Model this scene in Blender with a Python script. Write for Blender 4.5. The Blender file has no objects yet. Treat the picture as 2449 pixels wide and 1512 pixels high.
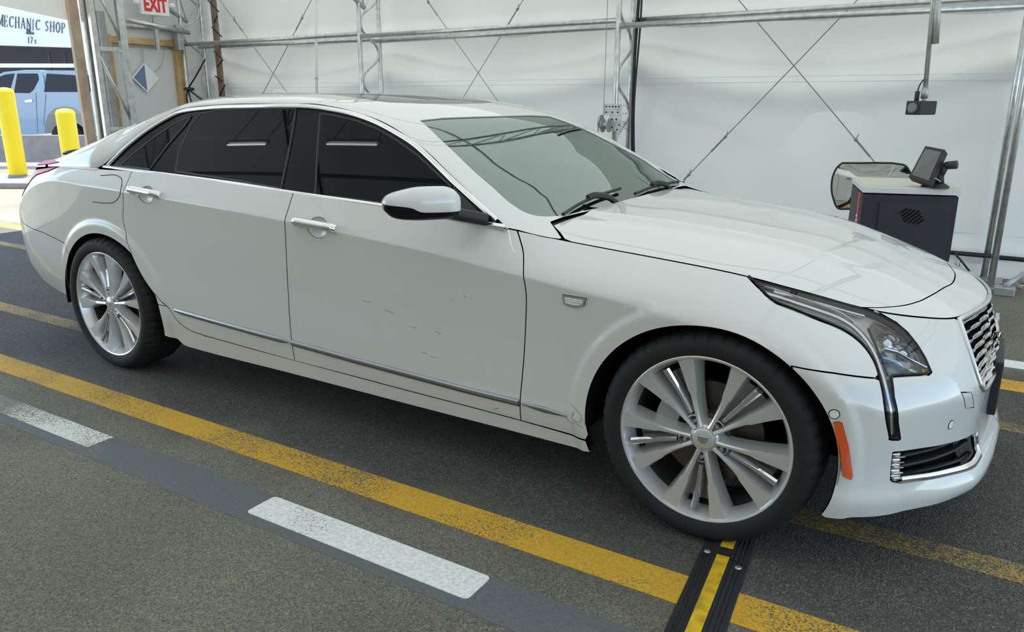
import bpy, bmesh, math, random
import numpy as np
from mathutils import Vector, Matrix
from mathutils.geometry import delaunay_2d_cdt
random.seed(7); RNG=np.random.default_rng(7)
scn=bpy.context.scene
COL=scn.collection
PI=math.pi
# ------------------------------------------------------------------ camera
CAM=np.array([0.651,-3.085,1.351]); PITCH,ROLL,YAW,FPX=.272,.001,-.553,1850.
IW,IH=2449,1512
_f=np.array([math.sin(YAW)*math.cos(PITCH),math.cos(YAW)*math.cos(PITCH),-math.sin(PITCH)])
_r0=np.array([math.cos(YAW),-math.sin(YAW),0.]); _u0=np.cross(_r0,_f)
_r=_r0*math.cos(ROLL)+_u0*math.sin(ROLL); _u=-_r0*math.sin(ROLL)+_u0*math.cos(ROLL)
cd=bpy.data.cameras.new('camera'); cam=bpy.data.objects.new('camera',cd); COL.objects.link(cam)
cd.sensor_fit='HORIZONTAL'; cd.sensor_width=36.; cd.lens=36.*FPX/IW; cd.clip_start=.05; cd.clip_end=400
cam.matrix_world=Matrix(((_r[0],_u[0],-_f[0],CAM[0]),(_r[1],_u[1],-_f[1],CAM[1]),(_r[2],_u[2],-_f[2],CAM[2]),(0,0,0,1)))
scn.camera=cam
def ray(px,py): return _f+_r*(px-IW/2)/FPX-_u*(py-IH/2)/FPX
def atY(px,py,y): d=ray(px,py); return CAM+d*(y-CAM[1])/d[1]
def atX(px,py,x): d=ray(px,py); return CAM+d*(x-CAM[0])/d[0]
def atZ(px,py,z): d=ray(px,py); return CAM+d*(z-CAM[2])/d[2]
def atT(px,py,t): return CAM+ray(px,py)*t
# ------------------------------------------------------------------ world, sun, exposure
w=bpy.data.worlds.new('sky'); scn.world=w; w.use_nodes=True
nt=w.node_tree; nt.nodes.clear()
sk=nt.nodes.new('ShaderNodeTexSky'); sk.sky_type='NISHITA'; sk.sun_disc=False
sk.sun_elevation=math.radians(58); sk.sun_rotation=math.radians(270); sk.air_density=1.0; sk.dust_density=.3; sk.ozone_density=2.5
bg=nt.nodes.new('ShaderNodeBackground'); bg.inputs['Strength'].default_value=.5
wo=nt.nodes.new('ShaderNodeOutputWorld'); nt.links.new(sk.outputs[0],bg.inputs[0]); nt.links.new(bg.outputs[0],wo.inputs[0])
sl=bpy.data.lights.new('sun','SUN'); sl.energy=14.0; sl.angle=math.radians(.6); sl.color=(1.,.955,.87)
sun=bpy.data.objects.new('sun',sl); COL.objects.link(sun)
sun.rotation_euler=Vector((-.20,.12,1.)).to_track_quat('Z','Y').to_euler()
scn.view_settings.view_transform='Standard'; scn.view_settings.look='None'
scn.view_settings.exposure=.06; scn.view_settings.gamma=1.; scn.view_settings.use_curve_mapping=False
scn.cycles.use_denoising=True
scn.cycles.max_bounces=10; scn.cycles.diffuse_bounces=6; scn.cycles.transparent_max_bounces=16
scn.cycles.sample_clamp_indirect=8.
# ------------------------------------------------------------------ materials
MAT={}
def _new(name):
    m=bpy.data.materials.new(name); m.use_nodes=True; MAT[name]=m
    n=m.node_tree.nodes; b=n['Principled BSDF']; return m,n,m.node_tree.links,b
def mat(name,col,rough=.5,metal=0.,coat=0.,spec=.5,bump=0.,bscale=40.,var=0.,vscale=3.,emit=None,es=1.,alpha=None):
    m,n,l,b=_new(name)
    c=(*col,1.)
    b.inputs['Base Color'].default_value=c; b.inputs['Roughness'].default_value=rough; b.inputs['Metallic'].default_value=metal
    b.inputs['Coat Weight'].default_value=coat; b.inputs['Coat Roughness'].default_value=.03; b.inputs['Specular IOR Level'].default_value=spec
    tc=n.new('ShaderNodeTexCoord')
    if var>0:
        t=n.new('ShaderNodeTexNoise'); t.inputs['Scale'].default_value=vscale; t.inputs['Detail'].default_value=6.; l.new(tc.outputs['Object'],t.inputs['Vector'])
        r=n.new('ShaderNodeValToRGB'); r.color_ramp.elements[0].position=.3; r.color_ramp.elements[1].position=.7
        r.color_ramp.elements[0].color=(*[v*(1-var) for v in col],1); r.color_ramp.elements[1].color=(*[min(1,v*(1+var)) for v in col],1)
        l.new(t.outputs['Fac'],r.inputs['Fac']); l.new(r.outputs['Color'],b.inputs['Base Color'])
    if bump>0:
        t=n.new('ShaderNodeTexNoise'); t.inputs['Scale'].default_value=bscale; t.inputs['Detail'].default_value=4.; l.new(tc.outputs['Object'],t.inputs['Vector'])
        bp=n.new('ShaderNodeBump'); bp.inputs['Strength'].default_value=bump; bp.inputs['Distance'].default_value=.004; l.new(t.outputs['Fac'],bp.inputs['Height']); l.new(bp.outputs['Normal'],b.inputs['Normal'])
    if emit: b.inputs['Emission Color'].default_value=(*emit,1); b.inputs['Emission Strength'].default_value=es
    return m
def glass(name,tint,refl_ior=1.5,rough=0.,gcol=(1,1,1),body=None,bodyfac=0.):
    # thin sheet glass: tinted see-through plus fresnel mirror
    m=bpy.data.materials.new(name); m.use_nodes=True; MAT[name]=m; n=m.node_tree.nodes; l=m.node_tree.links; n.clear()
    o=n.new('ShaderNodeOutputMaterial'); tr=n.new('ShaderNodeBsdfTransparent'); tr.inputs['Color'].default_value=(*tint,1)
    gl=n.new('ShaderNodeBsdfGlossy'); gl.inputs['Roughness'].default_value=rough; gl.inputs['Color'].default_value=(*gcol,1)
    fr=n.new('ShaderNodeFresnel'); fr.inputs['IOR'].default_value=refl_ior
    mx=n.new('ShaderNodeMixShader')
    base=tr.outputs[0]
    if body:
        d=n.new('ShaderNodeBsdfDiffuse'); d.inputs['Color'].default_value=(*body,1); m2=n.new('ShaderNodeMixShader'); m2.inputs[0].default_value=bodyfac
        l.new(tr.outputs[0],m2.inputs[1]); l.new(d.outputs[0],m2.inputs[2]); base=m2.outputs[0]
    l.new(fr.outputs[0],mx.inputs[0]); l.new(base,mx.inputs[1]); l.new(gl.outputs[0],mx.inputs[2]); l.new(mx.outputs[0],o.inputs[0])
    return m
mat('paint',(.66,.67,.645),.42,0.,1.,.5)
mat('chrome',(.88,.88,.90),.07,1.)
mat('satin_chrome',(.75,.76,.78),.22,1.)
mat('strip_metal',(.36,.38,.40),.25,1.)
mat('alloy',(.70,.71,.72),.30,.55,.4)
mat('alloy_dark',(.30,.31,.32),.4,.8)
mat('black_gloss',(.008,.008,.012),.12,0.,0.,.16)
mat('black_plastic',(.018,.018,.02),.55)
mat('dark_shell',(.006,.006,.007),.9,spec=.1)
mat('liner',(.008,.008,.010),.95,spec=.1)
mat('rubber',(.010,.010,.012),.75,bump=.15,bscale=300)
mat('brake_iron',(.12,.11,.10),.45,.8)
mat('amber',(.72,.10,.015),.18,0.,.6)
mat('red_lamp',(.62,.012,.02),.35,0.,.0,.15)
mat('interior_tan',(.20,.11,.07),.6)
mat('interior_dark',(.03,.028,.028),.7)
mat('lamp_inner',(.70,.71,.72),.16,.9)
mat('lamp_dark',(.80,.80,.74),.35,.15)
mat('galvanised',(.56,.58,.58),.36,.85,var=.18,vscale=18)
mat('galvanised_dull',(.45,.47,.47),.5,.7,var=.15,vscale=10)
mat('wood',(.55,.37,.19),.75,var=.3,vscale=6)
mat('wood_grey',(.52,.40,.29),.8,var=.2,vscale=7)
mat('cable',(.28,.29,.29),.45,.6)
mat('black_hose',(.012,.012,.015),.5)
mat('wall_panel',(.74,.75,.75),.7)
mat('door_grey',(.64,.65,.66),.55)
mat('kiosk_navy',(.022,.025,.036),.55,bump=.1,bscale=200)
mat('kiosk_side',(.035,.036,.036),.6)
mat('laminate',(.62,.58,.48),.5)
mat('laminate_edge',(.70,.72,.73),.5)
mat('red_label',(.50,.03,.03),.5)
mat('white_paint',(.80,.80,.80),.6)
mat('screen',(.14,.145,.14),.3)
mat('mirror',(.93,.93,.93),.01,1.)
mat('concrete',(.27,.245,.22),.9,var=.15,vscale=4,bump=.4,bscale=60)
mat('bollard_yellow',(.85,.62,.0),.5)
mat('shop_white',(.82,.82,.82),.8)
mat('sign_ink',(.10,.10,.12),.7)
mat('sign_red',(.70,.02,.02),.5)
mat('shop_dark',(.03,.028,.03),.8)
mat('truck_paint',(.20,.30,.43),.35,.2,1.)
mat('truck_glass',(.015,.02,.04),.15,0.,0.,.2)
mat('stone',(.22,.20,.18),.9,var=.3,vscale=20)
mat('weed',(.10,.16,.04),.8)
glass('windshield_glass',(.30,.40,.36),3.3,gcol=(.86,1.,.94))
glass('tinted_glass',(.035,.036,.042),1.30,gcol=(.80,.90,1.))
glass('roof_glass',(.02,.02,.02),3.2)
glass('lens_clear',(.93,.95,.96),1.45)
mat('diamond_blue',(.16,.22,.36),.25,.3); mat('truck_gap',(.20,.26,.34),.6)
m_=mat('ramp_yellow',(.62,.40,.01),.55,var=.35,vscale=30)
mat('barrel_dark',(.045,.045,.046),.6,.3)  # deep wheel barrel coloured near-black, unlike the alloy lip
mat('wood_dark',(.22,.15,.11),.8,var=.25,vscale=9)
mat('scuff',(.30,.28,.25),.7)

def pchip(pts):
    pts=np.array(pts,float); x=pts[:,0]; y=pts[:,1]
    h=np.diff(x); d=np.diff(y)/h; m=np.zeros(len(x))
    for i in range(1,len(x)-1):
        if d[i-1]*d[i]>0:
            w1=2*h[i]+h[i-1]; w2=h[i]+2*h[i-1]; m[i]=(w1+w2)/(w1/d[i-1]+w2/d[i])
    m[0]=d[0]; m[-1]=d[-1]
    def f(t):
        t=np.asarray(t,float); k=np.clip(np.searchsorted(x,t)-1,0,len(x)-2)
        u=(t-x[k])/h[k]; uc=np.clip(u,0,1)
        r=(2*uc**3-3*uc**2+1)*y[k]+(uc**3-2*uc**2+uc)*h[k]*m[k]+(-2*uc**3+3*uc**2)*y[k+1]+(uc**3-uc**2)*h[k]*m[k+1]
        return r+np.where(u<0,u*h[k]*m[k],0)+np.where(u>1,(u-1)*h[k]*m[k+1],0)
    return f
def catmull(P,n=24):
    P=np.array(P,float); P=np.vstack([2*P[0]-P[1],P,2*P[-1]-P[-2]]); out=[]
    for i in range(1,len(P)-2):
        p0,p1,p2,p3=P[i-1:i+3]
        a=np.linalg.norm(p1-p0)**.5+1e-9; b=np.linalg.norm(p2-p1)**.5+1e-9; c=np.linalg.norm(p3-p2)**.5+1e-9
        m1=(p2-p1)+b*((p1-p0)/a-(p2-p0)/(a+b)); m2=(p2-p1)+b*((p3-p2)/c-(p3-p1)/(b+c))
        u=np.linspace(0,1,n,endpoint=False)[:,None]
        out.append((2*u**3-3*u**2+1)*p1+(u**3-2*u**2+u)*m1+(-2*u**3+3*u**2)*p2+(u**3-u**2)*m2)
    out.append(P[-2][None]); return np.vstack(out)
# plan curve q and top-edge curve E, paired
QE=[ # qx,qy, Ex,Ey,Ez, zq(crease height), zb(bottom), hpow
(-4.27,0,     -4.19,0,.985,    .66,.37,1.3),
(-4.255,-.4,  -4.17,-.38,.983, .66,.37,1.3),
(-4.21,-.62,  -4.12,-.56,.98, .66,.37,1.3),
(-4.13,-.755, -4.04,-.68,.98, .68,.37,1.3),
(-3.99,-.845,  -3.90,-.745,.99, .74,.375,1.35),
(-3.8,-.89,   -3.76,-.785,1.0,.86,.345,1.4),
(-3.5,-.925,  -3.5,-.83,1.015, .948,.31,1.3),
(-3.1,-.938,  -3.1,-.875,1.025, .945,.25,1.2),
(-2.6,-.940,  -2.6,-.888,1.030, .927,.21,1.1),
(-1.8,-.940,  -1.8,-.888,.997, .887,.205,1.1),
(-1.0,-.940,  -1.0,-.885,.955, .828,.20,1.1),
(-.75,-.939,  -.75,-.868,.932, .80,.199,1.2),
(-.5,-.938,   -.53,-.79,.893,  .772,.197,1.5),
(0.,-.935,    0.,-.75,.842,   .70,.195,1.9),
(.25,-.93,    .16,-.715,.810,   .62,.195,1.9),
(.38,-.915,   .26,-.68,.785,  .56,.20,1.8),
(.46,-.872,   .34,-.645,.762,   .52,.20,1.7),
(.52,-.81,    .40,-.61,.745,    .50,.195,1.6),
(.575,-.73,   .455,-.575,.733,   .50,.193,1.5),
(.64,-.62,    .52,-.51,.718,   .50,.19,1.4),
(.70,-.47,    .60,-.42,.705,   .50,.197,1.3),
(.729,-.3,    .652,-.27,.70,   .50,.20,1.2),
(.745,-.12,   .685,-.11,.70,   .50,.205,1.2),
(.75,0,       .692,0,.70,       .50,.205,1.2)]
_d=catmull(QE,24)
_s=np.concatenate([[0],np.cumsum(np.hypot(*np.diff(_d[:,:2],axis=0).T))])
_s=_s-np.interp(-1.8,_d[100:-100,0],_s[100:-100])-1.8
S0,S1=_s[0],_s[-1]
def _c(i): return lambda s: np.interp(s,_s,_d[:,i])
qx,qy,Ex,Ey,Ez,zq,zb,hp=[_c(i) for i in range(8)]
_t=np.gradient(_d[:,:2],axis=0); _t/=np.hypot(_t[:,0],_t[:,1])[:,None]
nx=lambda s: np.interp(s,_s,_t[:,1]); ny=lambda s: np.interp(s,_s,-_t[:,0])
# lower profile: offset along normal, dz below crease normalised
_low=pchip([(0,-.050),(.08,-.042),(.14,-.034),(.22,-.027),(.35,-.024),(.5,-.022),(.7,-.015),(.9,-.006),(1.,0)])
_lowf=pchip([(0,.004),(.14,.010),(.3,0.0),(.5,-.004),(.8,-.002),(1.,0)])
_lowr=pchip([(0,-.05),(.2,-.018),(.45,-.004),(.75,.0),(1.,0)])
wf=pchip([(-9,0),(-.6,0),(.12,0.3),(.42,1.),(9,1.)])
wr=pchip([(-9,1),(-3.9,1.),(-3.5,.6),(-3.,0.),(9,0)])
AX=(0.0,-3.109)
def side(s,z):
    s=np.asarray(s,float); z=np.asarray(z,float)
    Z=zq(s); e=Ez(s); b=zb(s)
    tl=np.clip((z-b)/(Z-b),-.1,1); f=wf(s); r=wr(s)
    o=_low(tl)*(1-f)*(1-r)+_lowf(tl)*f+_lowr(tl)*r
    o=o+.036*np.exp(-((z-.215)/.05)**2)*np.clip((s-.62)/.3,0,1)
    # wheel-arch flare
    fl=0.*s*z
    for ax in AX:
        d=np.hypot((s-ax-(.035 if ax<-1 else 0.))/1.06,z-.345); k=np.clip((.445-d)/.035,0,1); fl=fl+.011*k*k*(3-2*k)
    g=np.clip((e-.06-z)/.10,0,1); fl=fl*g*g*(3-2*g)
    th=np.clip((z-Z)/(e-Z),0,1.2); h=th**hp(s)
    up=z>Z
    x=qx(s)+np.where(up,(Ex(s)-qx(s))*h,nx(s)*o)+nx(s)*fl; y=qy(s)+np.where(up,(Ey(s)-qy(s))*h,ny(s)*o)+ny(s)*fl
    return np.stack([x,y,z+0*s],-1)
# greenhouse edge G (outer edge of window chrome) as function of x, then quarter top edge
ybelt=.885
def yglass(x,z): # side glass surface (positive half width)
    return .878-.52*(z-.985)-.02*((np.asarray(x)+1.9)/1.1)**2

zcen=pchip([(-4.25,1.0),(-4.17,1.03),(-4.0,1.05),(-3.84,1.068),(-3.72,1.10),(-3.4,1.215),(-3.1,1.312),(-2.8,1.366),(-2.45,1.388),(-2.1,1.387),(-1.7,1.355),(-1.36,1.276),(-1.0,1.122),(-.63,.948),(-.5,.90)])
GX=[(-3.154,1.023),(-3.002,1.136),(-2.874,1.217),(-2.741,1.279),(-2.659,1.308),(-2.453,1.328),(-2.171,1.336),(-1.813,1.337),(-1.667,1.324),(-1.429,1.280),(-1.195,1.193),(-.964,1.065),(-.724,.932),(-.60,.895)]
_gz=pchip(GX)
_ee=_d[_d[:,2]<-3.0]  # rear E curve, by x
_ex=_ee[:,2]; _o=np.argsort(_ex)
def gedge(x):
    x=np.asarray(x,float)
    z=_gz(np.maximum(x,-3.154)); y=yglass(np.maximum(x,-3.154),z)
    er=np.interp(x,_ex[_o],-_ee[_o,3]); ez=np.interp(x,_ex[_o],_ee[_o,4])
    w=np.clip((x+3.20)/.10,0,1); w=w*w*(3-2*w)
    return np.where(x<-3.20,er,er*(1-w)+y*w), np.where(x<-3.20,ez,ez*(1-w)+z*w)
def top_g(x,y):
    x=np.asarray(x,float); y=np.asarray(y,float)
    ye,ze=gedge(x); s=np.clip(np.abs(y)/np.maximum(ye,1e-3),0,1)
    z=ze+(zcen(x)-ze)*np.sqrt(np.maximum(1-s**2.5,0)+1e-9)
    yE,zE=hedge(x); sE=np.clip(yE/np.maximum(ye,1e-3),0,1); tE=ze+(zcen(x)-ze)*np.sqrt(np.maximum(1-sE**2.5,0)+1e-9)
    w=np.clip((x+.90)/.18,0,1); w=w*w*(3-2*w); z=z+(zE+.001-tE)*w*np.clip(np.abs(y)/yE,0,1)**4
    return np.stack([x+0*y,y+0*x,z],-1)
zch=pchip([(-.70,.962),(-.62,.952),(-.4,.94),(.1,.888),(.3,.842),(.45,.796),(.6,.738),(.692,.700),(.71,.69)])
_eh=_d[_d[:,2]>-.95]
def hedge(x):
    return np.interp(x,_eh[:,2],-_eh[:,3]), np.interp(x,_eh[:,2],_eh[:,4])
def top_h(x,y):
    x=np.asarray(x,float); y=np.asarray(y,float)
    ye,ze=hedge(x); s=np.clip(np.abs(y)/np.maximum(ye,1e-3),0,1.02)
    z=zch(x)-(zch(x)-ze)*s**2.3
    yc=.50-.10*np.clip((x+.6)/1.2,0,1); k=np.clip((yc-np.abs(y))/.07,0,1); k=k*k*(3-2*k)
    fade=np.clip((.70-x)/.7,0,1); fade=fade*fade*(3-2*fade)
    return np.stack([x+0*y,y+0*x,z+.010*k*fade],-1)
BGAP=[(-1.737,0.972),(-1.743,0.88),(-1.757,0.77),(-1.771,0.65),(-1.781,0.53),(-1.785,0.43),(-1.786,0.34),(-1.7898,0.274)]
DBOT=[(-1.7852,0.276),(-1.444,0.2695),(-1.122,0.263),(-0.8871,0.2599),(-0.6605,0.2541)]
RBOT=[(-1.7852,0.276),(-2.0644,0.283),(-2.3759,0.2935)]
RREAR=[(-2.3759,0.2935),(-2.4786,0.3041),(-2.5472,0.3294),(-2.6176,0.4034),(-2.6748,0.4492),(-2.7679,0.5407),(-2.8383,0.6729),(-2.8621,0.7913),(-2.8311,0.8838),(-2.8066,0.9719)]
FGAP=[(-0.6605,0.2541),(-0.6562,0.3328),(-0.6444,0.445),(-0.6288,0.6154),(-0.6234,0.7491),(-0.6488,0.8528),(-0.6816,0.9016)]
SEAMF=[(0.243,0.6376),(0.3195,0.6316),(0.4012,0.6195),(0.4826,0.6053)]
LAMPL=[(0.0669,0.8346),(0.1283,0.8081),(0.1898,0.7801),(0.2645,0.7612),(0.345,0.7382),(0.4184,0.7113),(0.4642,0.6792),(0.4898,0.6402),(0.4977,0.5893),(0.5064,0.5159),(0.5341,0.439)]
LAMPB=[(0.5341,0.439),(0.5428,0.4313),(0.5707,0.4271)]
LAMPR=[(0.5763,0.43),(0.5558,0.4848),(0.5412,0.5543),(0.5448,0.5966)]
LAMPI=[(0.5526,0.5995),(0.6336,0.5935),(0.7018,0.5873),(0.7191,0.5921),(0.7143,0.6277),(0.7012,0.6597),(0.6794,0.6899),(0.6441,0.7144),(0.5887,0.7354)]
LAMPU=[(0.5484,0.7472),(0.4781,0.7629),(0.4262,0.7765),(0.3603,0.792),(0.2849,0.806),(0.1949,0.8192),(0.1117,0.8291)]
GRL=[(0.9774,0.6973),(0.9672,0.6581),(0.957,0.6076),(0.9522,0.556),(0.9613,0.5119),(1.0052,0.5135)]
FOG=[(0.5537,0.3906),(0.6667,0.3795),(0.8099,0.3619),(1.0806,0.3036),(1.0335,0.2697),(0.9884,0.2522),(0.8714,0.2623),(0.7151,0.2759),(0.5773,0.291)]
REFL=[(0.3648,0.4925),(0.3768,0.4969),(0.3875,0.4932),(0.4112,0.4216),(0.4305,0.3356),(0.427,0.3243),(0.4077,0.3322),(0.3864,0.4063)]
CHROME=[(-2.5819,0.3935),(-2.3193,0.3813),(-2.0398,0.3696),(-1.781,0.3607),(-1.4273,0.3459),(-1.1093,0.336),(-0.8776,0.3286),(-0.6582,0.3259),(-0.5622,0.3231),(-0.4774,0.3185)]
TAILO=[(-3.5423,1.0182),(-3.5448,0.9968),(-3.6436,0.9734),(-3.8232,0.9519),(-3.7435,0.9172),(-3.7711,0.8541),(-3.8154,0.828)]
TAILU=[(-3.7172,1.0102),(-3.8895,0.9939)]
SEAMR=[(-3.4269,0.6286),(-3.5296,0.6493),(-3.6629,0.6676),(-3.7953,0.6747),(-3.8455,0.6856),(-3.8688,0.7041)]
FUEL=[(-3.0442,0.9973),(-2.9078,1.004),(-2.8513,0.9844),(-2.8365,0.9328),(-2.8978,0.8852),(-2.9715,0.8721),(-3.09,0.87)]
EMB=[(-0.483,0.7478),(-0.3957,0.7471),(-0.4067,0.7188),(-0.4445,0.709),(-0.478,0.7156)]
HANF=[(-1.6786,0.8797),(-1.5626,0.8806),(-1.4486,0.8502)]
HANR=[(-2.7664,0.9407),(-2.6415,0.9386),(-2.5233,0.9182)]
TOW=[(0.8296,0.5218),(0.8996,0.51),(0.9521,0.4466),(0.8579,0.467)]
SENS=[(0.3644,0.5165),(0.7965,0.4304)]
WASH=[(0.0253,0.8037)]
DLO=[(-0.7453,0.9463),(-0.9637,1.0646),(-1.1947,1.1932),(-1.311,1.2402),(-1.4288,1.2784),(-1.5471,1.3056),(-1.6661,1.3226),(-1.8123,1.3352),(-2.1702,1.334),(-2.4517,1.3258),(-2.6583,1.3059),(-2.7407,1.2786),(-2.8741,1.2169),(-3.0021,1.1358),(-3.0944,1.0597),(-3.1223,1.0328),(-3.0252,1.0274),(-2.5285,1.0172),(-2.1165,1.0051),(-1.7546,0.9889),(-1.2681,0.9695),(-0.9236,0.9472)]
GF=[(-1.6313,0.9835),(-1.6985,1.1712),(-1.7403,1.3008),(-1.6539,1.2934),(-1.5349,1.2755),(-1.4167,1.2475),(-1.2979,1.2055),(-1.1803,1.1536),(-1.063,1.0898),(-1.0046,1.0583),(-0.959,0.9474),(-1.2726,0.981),(-1.5269,0.9897)]
GR=[(-2.5464,1.0381),(-2.5678,1.1268),(-2.5419,1.2381),(-2.4953,1.2942),(-2.384,1.3097),(-2.1625,1.3182),(-1.8884,1.3197),(-1.8716,1.2494),(-1.8487,1.1174),(-1.8336,1.0038),(-2.1248,1.0216)]
GQ=[(-2.9979,1.0422),(-2.9118,1.1057),(-2.7873,1.1861),(-2.6598,1.2512),(-2.565,1.2805),(-2.5883,1.2373),(-2.668,1.1515),(-2.7472,1.0382)]
TRI=[(-0.9872,1.055),(-0.9389,0.9405),(-0.8046,0.9501)]
WSN=[(-0.6358,-0.215),(-0.6498,-0.4498),(-0.6698,-0.6128),(-0.6973,-0.6873),(-0.7229,-0.7174),(-0.7659,-0.7322),(-0.8475,-0.7282),(-0.9489,-0.7108),(-1.0711,-0.6687),(-1.2058,-0.6169),(-1.3716,-0.5258)]
WSH=[(-1.3716,-0.5258),(-1.3749,-0.3594),(-1.3724,-0.1771)]
HCUT=[(0.3808,-0.614),(0.4265,-0.5594),(0.4667,-0.4998),(0.5051,-0.4097),(0.5329,-0.3154),(0.5604,-0.181),(0.5794,-0.0124)]
TAILT=[(-3.55,-0.815),(-3.7,-0.793),(-3.85,-0.757),(-3.95,-0.722),(-3.97,-0.66),(-3.88,-0.685),(-3.72,-0.755)]
SUN=[(-1.8738,-0.252),(-1.6755,-0.2669),(-1.6346,-0.1363),(-1.6119,0.0979),(-1.5714,0.3727)]
SCUF_D=[[(-1.3618,0.6059),(-1.3365,0.6027),(-1.3193,0.6034)],[(-1.2589,0.5802),(-1.2299,0.5794),(-1.2102,0.5706)],[(-0.8813,0.6909),(-0.8674,0.6835)],[(-0.9414,0.6656),(-0.9306,0.6624)],[(-1.1265,0.5338),(-1.1007,0.5329)],[(-1.015,0.5336),(-0.9906,0.5278)],[(-1.0862,0.4415),(-1.0587,0.4397)],[(-1.0434,0.4325),(-1.0163,0.4308)],[(-0.774,0.2758),(-0.7516,0.2828)]]
SCUF_F=[[(-0.4521,0.3694),(-0.4303,0.3548),(-0.4114,0.3347),(-0.421,0.3107),(-0.4404,0.3152)],[(-0.44,0.3448),(-0.448,0.3187),(-0.4277,0.3027),(-0.406,0.2952)],[(-0.4775,0.3153),(-0.4615,0.3003),(-0.4377,0.3)]]
# ------------------------------------------------------------------ helpers
def link(o,parent=None):
    COL.objects.link(o)
    if parent is not None: o.parent=parent
    return o
def tag(o,label=None,cat=None,group=None,kind=None):
    if label: o['label']=label
    if cat: o['category']=cat
    if group: o['group']=group
    if kind: o['kind']=kind
    return o
def thing(name,label,cat,loc=(0,0,0),group=None,rz=0.):
    o=bpy.data.objects.new(name,None); o.empty_display_size=.1; link(o); o.location=loc; o.rotation_euler[2]=rz
    return tag(o,label,cat,group)
def obj(name,V,F,m,parent=None,smooth=False,normals=None,auto=None):
    me=bpy.data.meshes.new(name); me.from_pydata([tuple(map(float,v)) for v in V],[],[tuple(map(int,f)) for f in F]); me.validate(); me.update()
    if m: me.materials.append(MAT[m])
    if smooth or normals is not None: me.shade_smooth()
    if auto is not None: 
        me.shade_smooth(); me.set_sharp_from_angle(angle=math.radians(auto))
    if normals is not None and len(normals)==len(me.vertices): me.normals_split_custom_set_from_vertices([tuple(map(float,n)) for n in normals])
    o=bpy.data.objects.new(name,me); return link(o,parent)
class MB:
    def __init__(s): s.V=[]; s.F=[]
    def add(s,V,F):
        k=len(s.V); s.V+= [tuple(map(float,v)) for v in V]; s.F+=[tuple(int(i)+k for i in f) for f in F]; return s
    def box(s,c,d,R=None,bev=0.):
        bm=bmesh.new(); bmesh.ops.create_cube(bm,size=1.); bmesh.ops.scale(bm,vec=d,verts=bm.verts)
        if bev>0: bmesh.ops.bevel(bm,geom=bm.edges[:],offset=bev,segments=2,affect='EDGES',profile=.5)
        if R is not None: bmesh.ops.transform(bm,matrix=R.to_4x4(),verts=bm.verts)
        V=[v.co+Vector(c) for v in bm.verts]; bm.verts.index_update(); F=[[v.index for v in f.verts] for f in bm.faces]; bm.free(); return s.add(V,F)
    def tube(s,pts,r,n=10,caps=True,closed=False):
        P=[np.array(p,float) for p in pts]; N=len(P); rr=r if hasattr(r,'__len__') else [r]*N
        V=[];F=[]; up=None
        for i in range(N):
            a=P[(i-1)%N] if (i>0 or closed) else P[i]; b=P[(i+1)%N] if (i<N-1 or closed) else P[i]
            t=b-a; t/=np.linalg.norm(t)+1e-12
            if up is None:
                up=np.array([0,0,1.]) if abs(t[2])<.9 else np.array([1.,0,0])
            u=up-t*(up@t); u/=np.linalg.norm(u)+1e-12; v=np.cross(t,u); up=u
            for k in range(n):
                q=2*PI*k/n; V.append(P[i]+rr[i]*(math.cos(q)*u+math.sin(q)*v))
        M=N if closed else N-1
        for i in range(M):
            for k in range(n):
                j=(i+1)%N; F.append((i*n+k,i*n+(k+1)%n,j*n+(k+1)%n,j*n+k))
        if caps and not closed: F.append(tuple(range(n))[::-1]); F.append(tuple((N-1)*n+k for k in range(n)))
        return s.add(V,F)
    def lathe(s,prof,n=48,axis='z',c=(0,0,0),close=False):
        V=[];F=[]; m=len(prof)
        for k in range(n):
            q=2*PI*k/n; ca,sa=math.cos(q),math.sin(q)
            for (r,h) in prof:
                p=(r*ca,r*sa,h) if axis=='z' else ((r*ca,h,r*sa) if axis=='y' else (h,r*ca,r*sa))
                V.append((p[0]+c[0],p[1]+c[1],p[2]+c[2]))
        for k in range(n):
            k2=(k+1)%n
            for i in range(m-1 if not close else m):
                j=(i+1)%m; f=(k*m+i,k2*m+i,k2*m+j,k*m+j); F.append(f if axis!='y' else f[::-1])
        return s.add(V,F)
    def prism(s,poly,h,fn):
        # poly 2D ccw, extrude from 0..h, fn maps (a,b,c)->3D
        n=len(poly); V=[fn(a,b,0.) for a,b in poly]+[fn(a,b,h) for a,b in poly]
        F=[tuple(range(n))[::-1],tuple(range(n,2*n))]+[(i,(i+1)%n,n+(i+1)%n,n+i) for i in range(n)]
        return s.add(V,F)
    def build(s,name,m,parent=None,smooth=False,auto=None): return obj(name,s.V,s.F,m,parent,smooth,None,auto)
def copy_tree(o,parent=None,mirror=None):
    c=o.copy(); COL.objects.link(c); c.parent=parent
    for ch in list(o.children): copy_tree(ch,c)
    return c
def resample(poly,step,closed=True):
    out=[]; P=[np.array(p,float) for p in poly]; n=len(P)
    for i in range(n if closed else n-1):
        a,b=P[i],P[(i+1)%n]; k=max(1,int(math.ceil(np.linalg.norm(b-a)/step)))
        for j in range(k): out.append(a+(b-a)*j/k)
    if not closed: out.append(P[-1])
    return np.array(out)
def smooth_open(P,n=6): return catmull(P,n)
def area2(P): return float(np.sum(P[:,0]*np.roll(P[:,1],-1)-np.roll(P[:,0],-1)*P[:,1]))/2
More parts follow.
